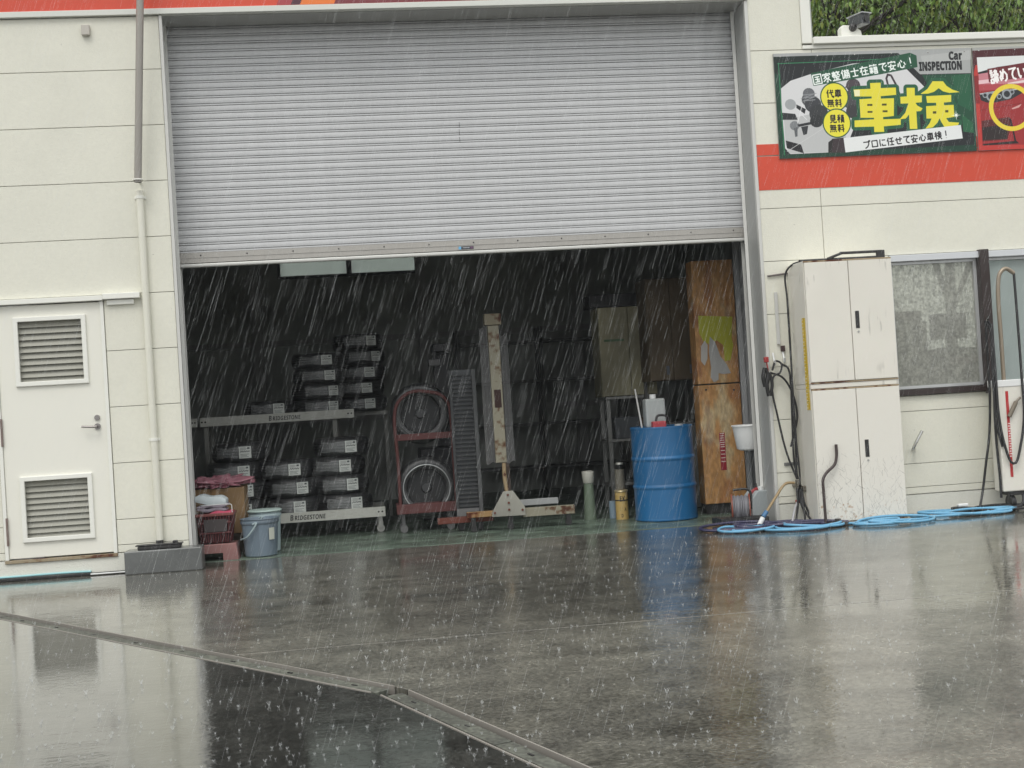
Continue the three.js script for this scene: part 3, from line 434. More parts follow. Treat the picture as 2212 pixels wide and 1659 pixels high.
sign('repair_sign', 'red sign with printed car headlight and yellow ring', 5.535, 7.325, signTex2);

// window of the annex
{ const w = new THREE.Group(); w.name = 'annex_window'; bld.add(w);
  const brown = M(lin(0.035, 0.024, 0.022), 0.4), alu = M(lin(0.55, 0.56, 0.56), 0.35, { metalness: 0.4 });
  const mx0 = at(2120, 700).x, mx1 = at(2140, 700).x;
  mesh('head', bx(WX0, WX1, 2.19, WY1 - 0.004, -0.12, 0.03, 0.005), M(lin(0.62, 0.64, 0.66), 0.35, { metalness: 0.2 }), w);
  mesh('sill', bx(WX0, mx0 - 0.0, WY0 + 0.004, WY0 + 0.055, -0.12, 0.035, 0.004), brown, w); mesh('sill', bx(mx1, WX1, WY0 + 0.004, WY0 + 0.055, -0.12, 0.035, 0.004), brown, w);
  mesh('mullion', bx(mx0, mx1, WY0 - 0.02, 2.26, -0.1, 0.05, 0.004), brown, w);
  for (const [x0, x1] of [[WX0 + 0.004, mx0 - 0.003], [mx1 + 0.003, WX1 - 0.004]]) mesh('sash', merge(bx(x0, x0 + 0.028, WY0 + 0.06, 2.187, -0.06, -0.02), bx(x1 - 0.028, x1, WY0 + 0.06, 2.187, -0.06, -0.02), bx(x0 + 0.0285, x1 - 0.0285, WY0 + 0.06, WY0 + 0.085, -0.06, -0.018), bx(x0 + 0.0285, x1 - 0.0285, 2.165, 2.187, -0.06, -0.02)), alu, w);
  const streak = tex(512, 512, (u, v) => { const s = fbm(u * 70, v * 9, 70, 9, 3, 101), d = fbm(u * 46, v * 46, 46, 46, 3, 102), wv = Math.sin((u + v) * 2 * Math.PI * 40) * Math.sin((u - v) * 2 * Math.PI * 40); return 0.5 + 0.7 * (s - 0.5) + 0.5 * (d - 0.5) + 0.08 * wv; });
  const runs = tex(512, 512, (u, v) => { const s = fbm(u * 80, v * 7, 80, 7, 3, 111), d = fbm(u * 60, v * 60, 60, 60, 2, 112), t = 0.9 + 0.1 * (s - 0.5) + 0.22 * (d - 0.5); return [t, t, t * 0.98]; }, true),
    drops = MP(lin(0.9, 0.91, 0.88), 0.3, { map: runs, transmission: 0.74, thickness: 0, bumpMap: streak, bumpScale: 0.003 }), pane2 = MP(lin(0.55, 0.62, 0.6), 0.6, { transmission: 0.5, thickness: 0, bumpMap: streak, bumpScale: 0.001 });
  mesh('pane', bx(WX0 + 0.033, mx0 - 0.032, WY0 + 0.086, 2.164, -0.043, -0.039), drops, w); mesh('pane', bx(mx1 + 0.032, WX1 - 0.033, WY0 + 0.086, 2.164, -0.043, -0.039), pane2, w);
}
// the room behind it: pale walls, wide back opening added to bring daylight in
const roomMat = M(lin(0.75, 0.77, 0.72), 0.85);
mesh('office_wall', merge(bx(4.25, 4.35, 0, 3.9, -4, -0.26), bx(8.1, 8.2, 0, 3.9, -4, -0.26), bx(4.35, 8.1, 0, 0.9, -4.1, -4), bx(4.35, 4.6, 0.9, 3.9, -4.1, -4), bx(7.9, 8.1, 0.9, 3.9, -4.1, -4), bx(4.6, 7.9, 2.9, 3.9, -4.1, -4)), roomMat, bld);
mesh('added_office_pane', bx(4.6, 7.9, 0.9, 2.9, -4.06, -4.05), MP(lin(0.92, 0.93, 0.92), 0.4, { transmission: 0.95, thickness: 0 }), bld);  // added pane in the back opening, lets daylight through the office
mesh('office_ceiling', bx(4.25, 8.2, 2.95, 3.05, -3.99, -0.27), roomMat, bld);
struct('office_floor', bx(4.36, 8.09, -0.03, 0.004, -3.99, -0.27), M(lin(0.25, 0.25, 0.23), 0.6));
{ const Z = -1, P = (u, v, z = Z) => at(u, v, z);
  const bx0 = P(1925, 800).x, bx1 = P(2008, 800).x, by = P(1970, 695).y;
  one('notice_board', 'dull green board standing inside behind the wet window pane', 'board', bx(bx0, bx1, 0.006, by, Z - 0.05, Z, 0.01), M(lin(0.3, 0.33, 0.22), 0.8));
  one('brown_shelf', 'brown box lying on top of the green board behind the window', 'box', bx(bx0 + 0.02, bx1 - 0.05, by + 0.002, P(1970, 672).y, Z - 0.16, Z + 0.02, 0.01), M(lin(0.2, 0.11, 0.08), 0.7));
  const cx0 = P(2012, 800, -1.6).x, cy = P(2060, 752, -1.6).y;
  one('office_counter', 'pale counter inside behind the wet window', 'counter', bx(cx0, cx0 + 1.4, 0.006, cy, -2.2, -1.6, 0.02), M(lin(0.62, 0.62, 0.6), 0.6));
  one('office_monitor', 'dark monitor standing on the pale counter behind the window', 'monitor', merge(bx(cx0 + 0.12, cx0 + 0.5, cy + 0.1, cy + 0.36, -1.84, -1.8, 0.01), bx(cx0 + 0.28, cx0 + 0.34, cy + 0.002, cy + 0.099, -1.84, -1.8), bx(cx0 + 0.2, cx0 + 0.42, cy + 0.001, cy + 0.012, -1.9, -1.74)), M(lin(0.05, 0.055, 0.07), 0.5));
  one('red_folder', 'red folder lying at the edge of the pale counter', 'folder', bx(cx0 + 0.2, cx0 + 0.6, cy - 0.16, cy - 0.09, -1.598, -1.56, 0.006), M(lin(0.4, 0.07, 0.05), 0.6)); }

// ---------------------------------------------------------------- camera on the parapet
{ const z = -0.12, p = at(1836, 93, z), t = thing('security_camera', 'grey box security camera on cream foot above the green sign', 'camera'), y = 4.167, x = p.x;
  mesh('foot', ext([[x - 0.085, y], [x + 0.095, y], [x + 0.085, y + 0.07], [x + 0.02, y + 0.115], [x - 0.07, y + 0.12], [x - 0.085, y + 0.1]], 0.08, z - 0.04, 0.006), trimMat, t);
  const j = new THREE.SphereGeometry(0.036, 16, 12); j.translate(x + 0.015, y + 0.1, z + 0.05); mesh('joint', j, blackSteel, t);
  const b = new RoundedBoxGeometry(0.1, 0.085, 0.17, 2, 0.008); b.rotateY(0.35); b.translate(x + 0.075, y + 0.155, z + 0.05); mesh('body', b, M(lin(0.07, 0.075, 0.08), 0.4), t);
  const h = new RoundedBoxGeometry(0.115, 0.01, 0.2, 2, 0.004); h.rotateY(0.35); h.translate(x + 0.075, y + 0.203, z + 0.055); mesh('hood', h, M(lin(0.4, 0.41, 0.42), 0.35), t);
  const l = new THREE.CylinderGeometry(0.03, 0.03, 0.02, 20); l.rotateX(Math.PI / 2); l.rotateY(0.35); l.translate(x + 0.075 + 0.092 * Math.sin(0.35), y + 0.155, z + 0.05 + 0.092 * Math.cos(0.35)); mesh('lens', l, blackSteel, t); }

// ---------------------------------------------------------------- white steel cabinet, two tiers
const cabTex = tex(1024, 1024, (u, v) => {
  let t = 0.95 + 0.04 * (fbm(u * 7, v * 7, 7, 7, 4, 121) - 0.5); const s = fbm(u * 60, v * 14, 60, 14, 3, 122), m = fbm(u * 5, v * 5, 5, 5, 3, 123);
  if (m > 0.5 && s > 0.63) t -= 0.1 * smooth(0.63, 0.75, s) * smooth(0.5, 0.62, m);
  return [t, t * 0.985, t * 0.955];
}, true, 0.5);
const scratchTex = canvasTex(1024, 1024, (g) => {
  g.fillStyle = '#f3f1ec'; g.fillRect(0, 0, 1024, 1024);
  for (let i = 0; i < 5200; i++) { g.fillStyle = `rgba(${rr(110, 170)},${rr(90, 130)},${rr(60, 100)},${rr(0.03, 0.16)})`; g.fillRect(rnd() * 1024, rnd() * 1024, rr(1, 4), rr(1, 5)); }
  for (let i = 0; i < 420; i++) { g.strokeStyle = `rgba(60,58,56,${rr(0.12, 0.55)})`; g.lineWidth = rr(0.8, 2.4); g.beginPath(); const x = rnd() * 1024, y = 420 + 604 * Math.sqrt(rnd()), a = rr(-1.2, 1.2) + Math.PI / 2, l = rr(15, 90); g.moveTo(x, y); g.quadraticCurveTo(x + Math.cos(a) * l * 0.5 + rr(-20, 20), y + Math.sin(a) * l * 0.5, x + Math.cos(a) * l, y + Math.sin(a) * l); g.stroke(); }
  for (let i = 0; i < 40; i++) { g.fillStyle = `rgba(140,80,35,${rr(0.05, 0.3)})`; g.beginPath(); g.ellipse(rnd() * 1024, rr(880, 1020), rr(3, 22), rr(2, 12), 0, 0, 7); g.fill(); }
});
const cabMat = M(lin(0.83, 0.83, 0.8), 0.38, { map: cabTex }), cabLow = M(lin(0.83, 0.82, 0.78), 0.42, { map: scratchTex }), cabEdge = M(lin(0.6, 0.5, 0.4), 0.6, { map: rustTex });
{ const t = thing('steel_cabinet', 'tall white two tier steel cabinet with scuffed lower doors by the shutter', 'cabinet');
  const x0 = 3.735, x1 = 4.5, z1 = 0.42, zb = 0.015, ym = at(1850, 832, z1).y, top = 2.2;
  for (const [y0, y1, m, hv] of [[0.012, ym - 0.012, cabLow, 968], [ym + 0.03, top, cabMat, 690]]) {
    mesh('carcass', bx(x0, x1, y0, y1, zb, z1 - 0.022, 0.004), cabMat, t);
    mesh('frame_edge', merge(bx(x0 + 0.003, x1 - 0.003, y0 + 0.001, y0 + 0.012, z1 - 0.021, z1 - 0.006), bx(x0 + 0.003, x1 - 0.003, y1 - 0.012, y1 - 0.001, z1 - 0.021, z1 - 0.006)), cabEdge, t);
    const xm = (x0 + x1) / 2 + 0.0;
    for (const [a, b] of [[x0 + 0.006, xm - 0.003], [xm + 0.003, x1 - 0.006]]) {
      const g = new RoundedBoxGeometry(b - a, y1 - y0 - 0.03, 0.018, 2, 0.003); { const p = g.attributes.position, uv = g.attributes.uv; for (let i = 0; i < p.count; i++) uv.setXY(i, (p.getX(i) / (b - a) + 0.5) * 0.5 + (a > x0 + 0.1 ? 0.5 : 0), p.getY(i) / (y1 - y0) + 0.5); }
      g.translate((a + b) / 2, (y0 + y1) / 2, z1 - 0.009); const d = mesh('cabinet_door', g, m, t);
      if (a > x0 + 0.1) { const h = at(hv === 968 ? 1873 : 1852, hv, z1); mesh('pull', merge(bx(h.x - 0.017, h.x + 0.017, h.y - 0.072, h.y + 0.072, z1 + 0.0005, z1 + 0.004, 0.0015)), blackSteel, d); const k = new THREE.CylinderGeometry(0.009, 0.009, 0.006, 14); k.rotateX(Math.PI / 2); k.translate(h.x + 0.004, h.y - 0.1, z1 + 0.002); mesh('keyhole', k, steelMat, d); }
    }
  }
  mesh('joining_strip', bx(x0 + 0.002, x1 - 0.002, ym - 0.01, ym + 0.028, zb + 0.01, z1 - 0.012, 0.003), cabMat, t);
  const ruler = canvasTex(64, 1024, (g) => { g.fillStyle = '#d9b92e'; g.fillRect(0, 0, 64, 1024); g.fillStyle = '#5c4a14'; for (let i = 0; i < 50; i++) g.fillRect(i % 5 ? 36 : 16, i * 20.5 + 6, 40, i % 5 ? 2 : 4); g.fillStyle = '#e9e2c0'; for (let i = 0; i < 25; i++) g.fillRect(6, i * 41 + 14, 22, 12); });
  const ry0 = at(1748, 885, 0.3).y, ry1 = at(1730, 688, 0.3).y; mesh('yellow_ruler', bx(x0 - 0.004, x0 - 0.0008, ry0, ry1, 0.3, 0.372), M(0xffffff, 0.5, { map: (() => { const c = ruler; c.repeat.set(1 / 0.072, 1 / (ry1 - ry0)); c.wrapS = c.wrapT = THREE.RepeatWrapping; c.offset.set(-0.3 / 0.072, -ry0 / (ry1 - ry0)); return c; })() }), t);
}
{ const t = thing('wiper_bars', 'black folded metal bars lying on top of the white cabinet', 'bars'); const a = at(1800, 553, 0.3), b = at(1905, 546, 0.3);
  mesh('upper_bar', bar(V(a.x + 0.06, 2.262, 0.3), V(b.x, 2.262, 0.3), 0.012), blackSteel, t); mesh('lower_bar', bar(V(3.75, 2.214, 0.28), V(b.x + 0.01, 2.214, 0.3), 0.012), blackSteel, t); mesh('slanting_bar', bar(V(a.x - 0.05, 2.22, 0.3), V(a.x + 0.07, 2.26, 0.3), 0.012), blackSteel, t); mesh('block', bx(b.x - 0.05, b.x + 0.02, 2.204, 2.272, 0.285, 0.315, 0.006), blackSteel, t); }
one('bent_rod', 'bent black crank rod standing against the lower doors of the white cabinet', 'rod', tube([at(1806, 960, 0.44), at(1807, 985, 0.45), at(1803, 1003, 0.46), at(1785, 1022, 0.47), at(1778, 1036, 0.475), at(1779, 1060, 0.48), V(at(1783, 1110, 0.5).x, 0.03, 0.5)], 0.0125, 60, 10), M(lin(0.045, 0.03, 0.028), 0.45));
one('rod_foot', 'small dark clamp lying on the ground at the foot of the bent rod', 'clamp', merge(bx(3.79, 3.93, 0.001, 0.035, 0.47, 0.54, 0.008), cyl(3.86, 0.036, 0.06, 0.5, 0.025)), M(lin(0.05, 0.045, 0.04), 0.6));

// metal hook on the wall right of the cabinet
{ const p = at(1978, 930), q = at(1972, 968, 0.1); one('wall_hook', 'chromed flat hook bracket sticking out of the wall below the window', 'hook', tube([V(p.x - 0.02, p.y - 0.16, 0), V(q.x, q.y - 0.02, 0.09), V(q.x + 0.012, q.y + 0.03, 0.12), V(p.x, p.y, 0.13)], 0.013, 24, 6), chrome); }
// fittings on the wall strip between the opening and the cabinet
one('wall_rail', 'short grey rail screwed to the wall beside the cabinet top', 'rail', bar(V(at(1657, 597).x, at(1657, 597).y, 0.014), V(at(1700, 593).x + 0.02, at(1700, 593).y + 0.01, 0.014), 0.008), M(lin(0.12, 0.1, 0.095), 0.6));
{ const p = at(1708, 1002); one('wall_rail', 'short flat grey bar low on the wall beside the cabinet foot', 'rail', bx(3.6, 3.733, p.y - 0.014, p.y + 0.014, 0.001, 0.012, 0.003), M(lin(0.16, 0.16, 0.155), 0.5)); }
one('cable_duct', 'narrow pale plastic cable duct upright on the wall beside the opening', 'duct', bx(3.605, 3.632, at(1670, 745).y, at(1664, 632).y, 0.001, 0.022, 0.003), M(lin(0.55, 0.55, 0.53), 0.5));
for (const [u, v] of [[1670, 775], [1691, 770]]) { const p = at(u, v); one('cable_hook', u < 1680 ? 'small white hook beside the pale cable duct holding the jumper cables' : 'small white hook below the tiny dark switch holding the cables', 'hook', tube([V(p.x, p.y + 0.05, 0.004), V(p.x, p.y - 0.02, 0.03), V(p.x - 0.006, p.y - 0.05, 0.06), V(p.x - 0.012, p.y - 0.02, 0.08)], 0.009, 16, 6), whitePlastic, 'white cable hooks'); }
{ const p = at(1690, 753); one('switch_box', 'tiny dark switch on the wall above the white hooks', 'switch', bx(p.x - 0.018, p.x + 0.018, p.y - 0.025, p.y + 0.025, 0.001, 0.025, 0.004), M(lin(0.06, 0.035, 0.035), 0.5)); }
{ const t = thing('jumper_cables', 'black jumper cables with red and black clamps hanging beside the opening', 'cables'), L = (l, z) => l.map(([u, v, dz = 0]) => at(u, v, z + dz));
  mesh('cable', tube(L([[1664, 805], [1690, 815], [1712, 850], [1722, 900], [1712, 950], [1708, 965]], 0.06), 0.009, 60), blackRubber, t);
  mesh('cable', tube(L([[1668, 800], [1676, 780], [1688, 786], [1685, 805], [1672, 812], [1668, 840], [1680, 900], [1700, 980], [1722, 1035]], 0.07), 0.009, 80), blackRubber, t);
  mesh('cable', tube(L([[1688, 786], [1702, 795], [1708, 830], [1711, 900], [1716, 1000], [1724, 1035]], 0.06), 0.009, 60), blackRubber, t);
  for (const [u, v, m, n] of [[1653, 815, blackRubber, 0.16], [1661, 830, blackRubber, 0.2]]) { const p = at(u, v, 0.07); mesh('clamp', merge(tube([V(p.x, p.y + n / 2, 0.07), V(p.x - 0.02, p.y, 0.075), V(p.x - 0.006, p.y - n / 2, 0.07)], 0.017, 12, 8), tube([V(p.x + 0.01, p.y + n / 2, 0.07), V(p.x + 0.028, p.y, 0.075), V(p.x + 0.006, p.y - n / 2, 0.07)], 0.014, 12, 8)), m, t); }
  { const p = at(1655, 778, 0.06); mesh('red_clamp', merge(bx(p.x - 0.02, p.x + 0.02, p.y - 0.02, p.y + 0.028, 0.045, 0.075, 0.006), bar(V(p.x, p.y, 0.06), V(p.x + 0.012, p.y - 0.09, 0.06), 0.006)), M(lin(0.32, 0.03, 0.03), 0.45), t); } }
{ const t = thing('air_hose', 'black hose hanging from the cabinet top down to the tap', 'hose'), L = (l, z) => l.map(([u, v]) => at(u, v, z));
  mesh('hose', tube([V(3.78, 2.215, 0.2), V(3.735, 2.2, 0.15), ...L([[1697, 590], [1701, 650], [1708, 760], [1715, 900], [1722, 1035]], 0.1)], 0.0085, 70), blackRubber, t);
  mesh('second_hose', tube(L([[1700, 640], [1710, 800], [1720, 950], [1728, 1040], [1724, 1080]], 0.13), 0.0085, 50), blackRubber, t); }
{ const t = thing('wall_tap', 'brass tap cluster with short dangling hoses at the foot of the wall', 'tap'), c = at(1725, 1050, 0.12);
  mesh('tap_body', merge(cyl(c.x, c.y - 0.05, c.y + 0.05, 0.11, 0.022), bar(V(c.x, c.y, 0), V(c.x, c.y, 0.16), 0.016), bx(c.x + 0.03, c.x + 0.075, c.y - 0.05, c.y + 0.0, 0.1, 0.14, 0.01)), M(lin(0.16, 0.145, 0.12), 0.4, { metalness: 0.5 }), t);
  mesh('red_valve', bx(c.x - 0.035, c.x + 0.03, c.y - 0.145, c.y - 0.115, 0.11, 0.14, 0.006), M(lin(0.35, 0.05, 0.03), 0.5), t);
  for (const [dx, x2, z2] of [[-0.02, -0.07, 0.2], [0, 0.06, 0.22], [0.02, 0.09, 0.17], [0.01, -0.02, 0.3]]) mesh('hose_tail', tube([V(c.x + dx, c.y - 0.02, 0.13), V(c.x + dx * 1.5, c.y - 0.15, 0.16), V(c.x + x2, 0.025, z2)], 0.01, 20), blackRubber, t);
  mesh('pipe_tail', tube([V(c.x - 0.02, c.y - 0.13, 0.13), V(c.x - 0.06, c.y - 0.17, 0.18), V(c.x - 0.14, 0.02, 0.3)], 0.011, 20), M(lin(0.5, 0.5, 0.52), 0.35, { metalness: 0.6 }), t); }
{ const t = thing('tan_hose', 'tan garden hose with blue and white nozzle arching down by the jamb', 'hose');
  mesh('hose', tube([at(1716, 1043, 0.14), at(1697, 1045, 0.16), at(1675, 1075, 0.2), at(1655, 1107, 0.25)], 0.012, 30, 8), M(lin(0.32, 0.23, 0.12), 0.5), t);
  mesh('blue_coupling', bar(at(1656, 1105, 0.25), at(1648, 1117, 0.27), 0.019, 12), M(lin(0.06, 0.16, 0.3), 0.45), t);
  mesh('nozzle', merge(bar(at(1648, 1118, 0.27), V(at(1640, 1130, 0.28).x, 0.03, 0.28), 0.021, 12), bx(at(1630, 1132, 0.28).x - 0.06, at(1640, 1132, 0.28).x, 0.004, 0.032, 0.28, 0.32, 0.008)), whitePlastic, t); }

// ---------------------------------------------------------------- hoses on the ground
const blueHose = MP(lin(0.14, 0.37, 0.56), 0.42), navyHose = MP(lin(0.03, 0.028, 0.075), 0.35, { clearcoat: 0.3 });
function coil(name, label, cx, cz, rx, rz, turns, m, tail, r = 0.011) {
  const pts = []; const n = Math.ceil(turns * 18); for (let i = 0; i <= n; i++) { const a = i / 18 * Math.PI * 2, k = 1 + 0.28 * Math.sin(i * 0.16 + cx * 5) + 0.1 * Math.sin(i * 0.61 + cz * 9); pts.push(V(cx + Math.cos(a) * rx * k + 0.09 * Math.sin(i * 0.093 + cx), r + 0.004 + 0.016 * Math.min(1.6, i / 18) * (0.5 + 0.5 * Math.sin(i * 0.45)) + 0.004, cz + Math.sin(a) * rz * k + 0.035 * Math.sin(i * 0.13 + cx * 2))); }
  for (const p of tail) pts.push(V(...p));
  return one(name, label, 'hose', tube(pts, r, n * 5, 8), m);
}
coil('blue_hose', 'light blue hose coiled on wet ground in front of the white cabinet', 3.62, 0.5, 0.27, 0.17, 2.6, blueHose, [[3.6, 0.02, 0.33], [4.1, 0.015, 0.56], [4.35, 0.012, 0.58]]);
coil('blue_hose', 'light blue hose loop at the right corner of the white cabinet', 4.22, 0.6, 0.24, 0.13, 2.4, blueHose, [[4.5, 0.02, 0.62], [4.7, 0.012, 0.5]]);
coil('blue_hose', 'light blue hose coil on the ground below the window', 5.0, 0.42, 0.33, 0.13, 3.1, blueHose, [[5.4, 0.03, 0.42], [5.5, 0.02, 0.35]]);
coil('blue_hose', 'light blue hose loop by the shutter jamb beside the nozzle', 3.2, 0.42, 0.2, 0.12, 1.6, blueHose, [[3.25, 0.02, 0.3], [3.5, 0.03, 0.28]]);
coil('navy_hose', 'dark navy hose tangled on the ground by the shutter jamb', 3.15, 0.27, 0.26, 0.13, 3.2, navyHose, [[3.5, 0.03, 0.33], [3.75, 0.03, 0.5]], 0.012);
coil('navy_hose', 'dark navy hose heaped behind the blue coil in front of the cabinet', 3.5, 0.36, 0.22, 0.08, 3.4, navyHose, [[3.7, 0.05, 0.42], [3.95, 0.03, 0.5]], 0.012);
coil('black_hose', 'black hose coiled on the ground beside the white machine', 5.28, 0.28, 0.27, 0.09, 2.6, blackRubber, [[5.56, 0.04, 0.3], [5.6, 0.1, 0.28], [5.58, 0.2, 0.24]], 0.011);
one('white_fitting', 'small white plastic fitting lying on the hose coil below the window', 'fitting', bx(5.0, 5.09, 0.06, 0.085, 0.27, 0.31, 0.008), whitePlastic);

// ---------------------------------------------------------------- white machine with arched pipe at the right edge
{ const t = thing('tyre_air_machine', 'white box machine with arched tan pipe and red white ruler at window', 'machine'), z1 = 0.3;
  const x0 = at(2158, 900, z1).x, y0 = at(2185, 1062, z1).y, y1 = at(2165, 822, z1).y;
  mesh('case', bx(x0, x0 + 0.5, y0, y1, 0.14, z1, 0.012), cabMat, t); mesh('lid', bx(x0 - 0.004, x0 + 0.504, y1 - 0.055, y1 + 0.003, 0.135, z1 + 0.006, 0.006), whitePlastic, t);
  const rul = canvasTex(32, 512, (g) => { g.fillStyle = '#b22a2c'; g.fillRect(0, 0, 32, 512); g.fillStyle = '#e8dcd8'; for (let i = 0; i < 14; i++) g.fillRect(i % 2 ? 6 : 10, 190 + i * 15, 22, 7); });
  const ra = at(2174, 845, z1 + 0.003), rb = at(2187, 1030, z1 + 0.003), rg = new THREE.BoxGeometry(0.024, ra.y - rb.y, 0.003); rg.translate((ra.x + rb.x) / 2, (ra.y + rb.y) / 2, z1 + 0.002); mesh('red_ruler', rg, M(0xffffff, 0.5, { map: rul }), t);
  mesh('arched_pipe', tube([V(at(2168, 815, 0.22).x, y1, 0.22), at(2163, 740, 0.22), at(2156, 620, 0.22), at(2160, 590, 0.22), at(2172, 580, 0.22), at(2190, 590, 0.22)], 0.018, 50, 12), M(lin(0.3, 0.25, 0.19), 0.35, { metalness: 0.5 }), t);
  mesh('delivery_hose', tube([at(2190, 590, 0.22), at(2194, 640, 0.24), at(2206, 800, 0.3), at(2212, 900, 0.33), at(2205, 960, 0.33), at(2194, 1000, 0.34), at(2186, 1000, 0.34), at(2170, 960, 0.33), at(2158, 900, 0.33), at(2150, 800, 0.3), at(2142, 700, 0.2)], 0.0115, 120, 8), blackRubber, t);
  mesh('hose_clip', (() => { const a = at(2180, 900, z1 + 0.02), b = at(2195, 868, z1 + 0.03); return merge(bar(a, b, 0.018, 6), bar(b, at(2204, 858, z1 + 0.03), 0.01, 6)); })(), M(lin(0.2, 0.17, 0.13), 0.5), t);
  for (const x of [x0 + 0.1, x0 + 0.4]) { const g = new THREE.CylinderGeometry(0.06, 0.06, 0.04, 20); g.rotateZ(Math.PI / 2); g.translate(x, 0.061, 0.22); mesh('wheel', g, blackRubber, t); }
  mesh('undercarriage', bx(x0 + 0.06, x0 + 0.45, 0.122, y0 - 0.001, 0.15, 0.28, 0.004), blackSteel, t); }
{ const t = thing('window_hoses', 'black hoses looped over a hook on the window mullion', 'hoses'), L = (l, z) => l.map(([u, v]) => at(u, v, z));
  mesh('hose', tube(L([[2131, 692], [2138, 700], [2143, 760], [2147, 830], [2149, 900], [2153, 960], [2160, 1030], [2163, 1075]], 0.27), 0.0115, 60), blackRubber, t);
  mesh('hose', tube([...L([[2129, 692], [2134, 780], [2138, 850], [2137, 940], [2130, 1000], [2123, 1060]], 0.2), V(5.2, 0.03, 0.28)], 0.011, 80), blackRubber, t);
  mesh('hose', tube(L([[2127, 694], [2138, 712], [2144, 800], [2149, 870], [2156, 930], [2166, 965]], 0.31), 0.0115, 40), blackRubber, t);
  mesh('hook', tube([V(at(2130, 690).x, at(2130, 690).y + 0.03, 0.05), at(2130, 696, 0.2), at(2134, 690, 0.33)], 0.007, 12), chrome, t); }

// ---------------------------------------------------------------- inside the garage, left: crate, box, buckets, step
const pinkMat = M(lin(0.52, 0.27, 0.27), 0.6, { map: inTex });
{ const z1 = -0.33, a = at(430, 1176, z1), b = at(512, 1172, z1), top = at(470, 1176, z1).y, x0 = OX0 + 0.03, x1 = b.x, cx0 = at(434, 1200, z1).x, cx1 = at(483, 1200, z1).x, ct = top * 0.5;
  one('step_block', 'faded pink plastic step block with a cut out foot under the crate', 'step', ext([[x0, 0.005], [x0 + 0.02, ct], [cx1, ct], [cx1, 0.005], [x1, 0.005], [x1 - 0.012, top - 0.004], [x0, top - 0.004]], 0.26, z1 - 0.26, 0.004), pinkMat);
  const cz = z1 - 0.14, ctop = at(460, 1113, cz + 0.12).y, cw = [at(420, 1150, cz + 0.12).x, at(503, 1130, cz + 0.12).x];
  const t = thing('basket_crate', 'dark maroon plastic basket on the pink step holding folded cloths', 'basket'), mm = M(lin(0.11, 0.03, 0.032), 0.5), xm = (Math.max(cw[0], OX0 + 0.035) + cw[1]) / 2, hw = (cw[1] - Math.max(cw[0], OX0 + 0.035)) / 2, y0 = top + 0.002;
  const slatsG = []; const n = 12, hh = ctop - y0;
  for (let i = 0; i <= n; i++) { const k = i / n * 2 - 1; slatsG.push(bar(V(xm + k * (hw - 0.03), y0 + 0.01, cz + 0.1), V(xm + k * hw, ctop, cz + 0.12), 0.006, 6), bar(V(xm + k * (hw - 0.03), y0 + 0.01, cz - 0.1), V(xm + k * hw, ctop, cz - 0.12), 0.006, 6)); }
  for (let i = 0; i <= 7; i++) { const k = i / 7 * 2 - 1; for (const s of [-1, 1]) slatsG.push(bar(V(xm + s * (hw - 0.03), y0 + 0.01, cz + k * 0.1), V(xm + s * hw, ctop, cz + k * 0.12), 0.006, 6)); }
  mesh('rib', merge(slatsG), mm, t).userData = { kind: 'stuff' }; mesh('liner', ext([[xm - hw + 0.036, y0 + 0.012], [xm + hw - 0.036, y0 + 0.012], [xm + hw - 0.01, ctop - 0.01], [xm - hw + 0.01, ctop - 0.01]], 0.19, cz - 0.095), M(lin(0.055, 0.018, 0.02), 0.6), t);
  for (const k of [0.35, 0.7]) mesh('band', bx(xm - hw + 0.025 - k * 0.02, xm + hw - 0.025 + k * 0.02, y0 + hh * k, y0 + hh * k + 0.014, cz + 0.1, cz + 0.122, 0.003), mm, t);
  mesh('rim', merge(bx(xm - hw - 0.012, xm + hw + 0.012, ctop - 0.01, ctop + 0.014, cz + 0.112, cz + 0.132, 0.005), bx(xm - hw - 0.012, xm + hw + 0.012, ctop - 0.01, ctop + 0.014, cz - 0.132, cz - 0.112, 0.005), bx(xm - hw - 0.012, xm - hw + 0.008, ctop - 0.009, ctop + 0.013, cz - 0.111, cz + 0.111, 0.005), bx(xm + hw - 0.008, xm + hw + 0.012, ctop - 0.009, ctop + 0.013, cz - 0.111, cz + 0.111, 0.005)), M(lin(0.2, 0.06, 0.055), 0.5), t);
  mesh('name_plate', bx(xm - 0.09, xm + 0.1, y0 + hh * 0.42, y0 + hh * 0.85, cz + 0.1235, cz + 0.127, 0.002), M(lin(0.06, 0.05, 0.05), 0.5), t);
  // folded cloths: soft stacked slabs
  const cloth = (x0, x1, y, h, z0, z1c, m, name, label, tilt = 0) => { const g = new THREE.BoxGeometry(x1 - x0, h, z1c - z0, 14, 3, 8), p = g.attributes.position; for (let i = 0; i < p.count; i++) { const x = p.getX(i), yy = p.getY(i), z = p.getZ(i), ex = Math.abs(x) / ((x1 - x0) / 2), k = 1 - 0.5 * Math.pow(ex, 6); p.setXYZ(i, x, yy * k + 0.006 * Math.sin(x * 40 + y * 90) + tilt * x, z * (1 - 0.06 * Math.pow(Math.abs(yy) / (h / 2), 2))); } g.computeVertexNormals(); g.translate((x0 + x1) / 2, y + h / 2, (z0 + z1c) / 2); return one(name, label, 'cloth', g, m); };
  const cA = M(lin(0.55, 0.61, 0.63), 0.95), cP = M(lin(0.62, 0.1, 0.17), 0.95), cG = M(lin(0.32, 0.28, 0.33), 0.95);
  cloth(xm - 0.05, xm + hw - 0.01, ctop - 0.012, 0.04, cz - 0.1, cz + 0.1, cP, 'pink_cloth', 'bright pink folded cloth lying in the maroon basket', 0.04);
  cloth(xm - hw + 0.005, xm + 0.1, ctop + 0.03, 0.028, cz - 0.1, cz + 0.1, cG, 'folded_cloth', 'mauve grey folded cloth lowest in the pile on the basket');
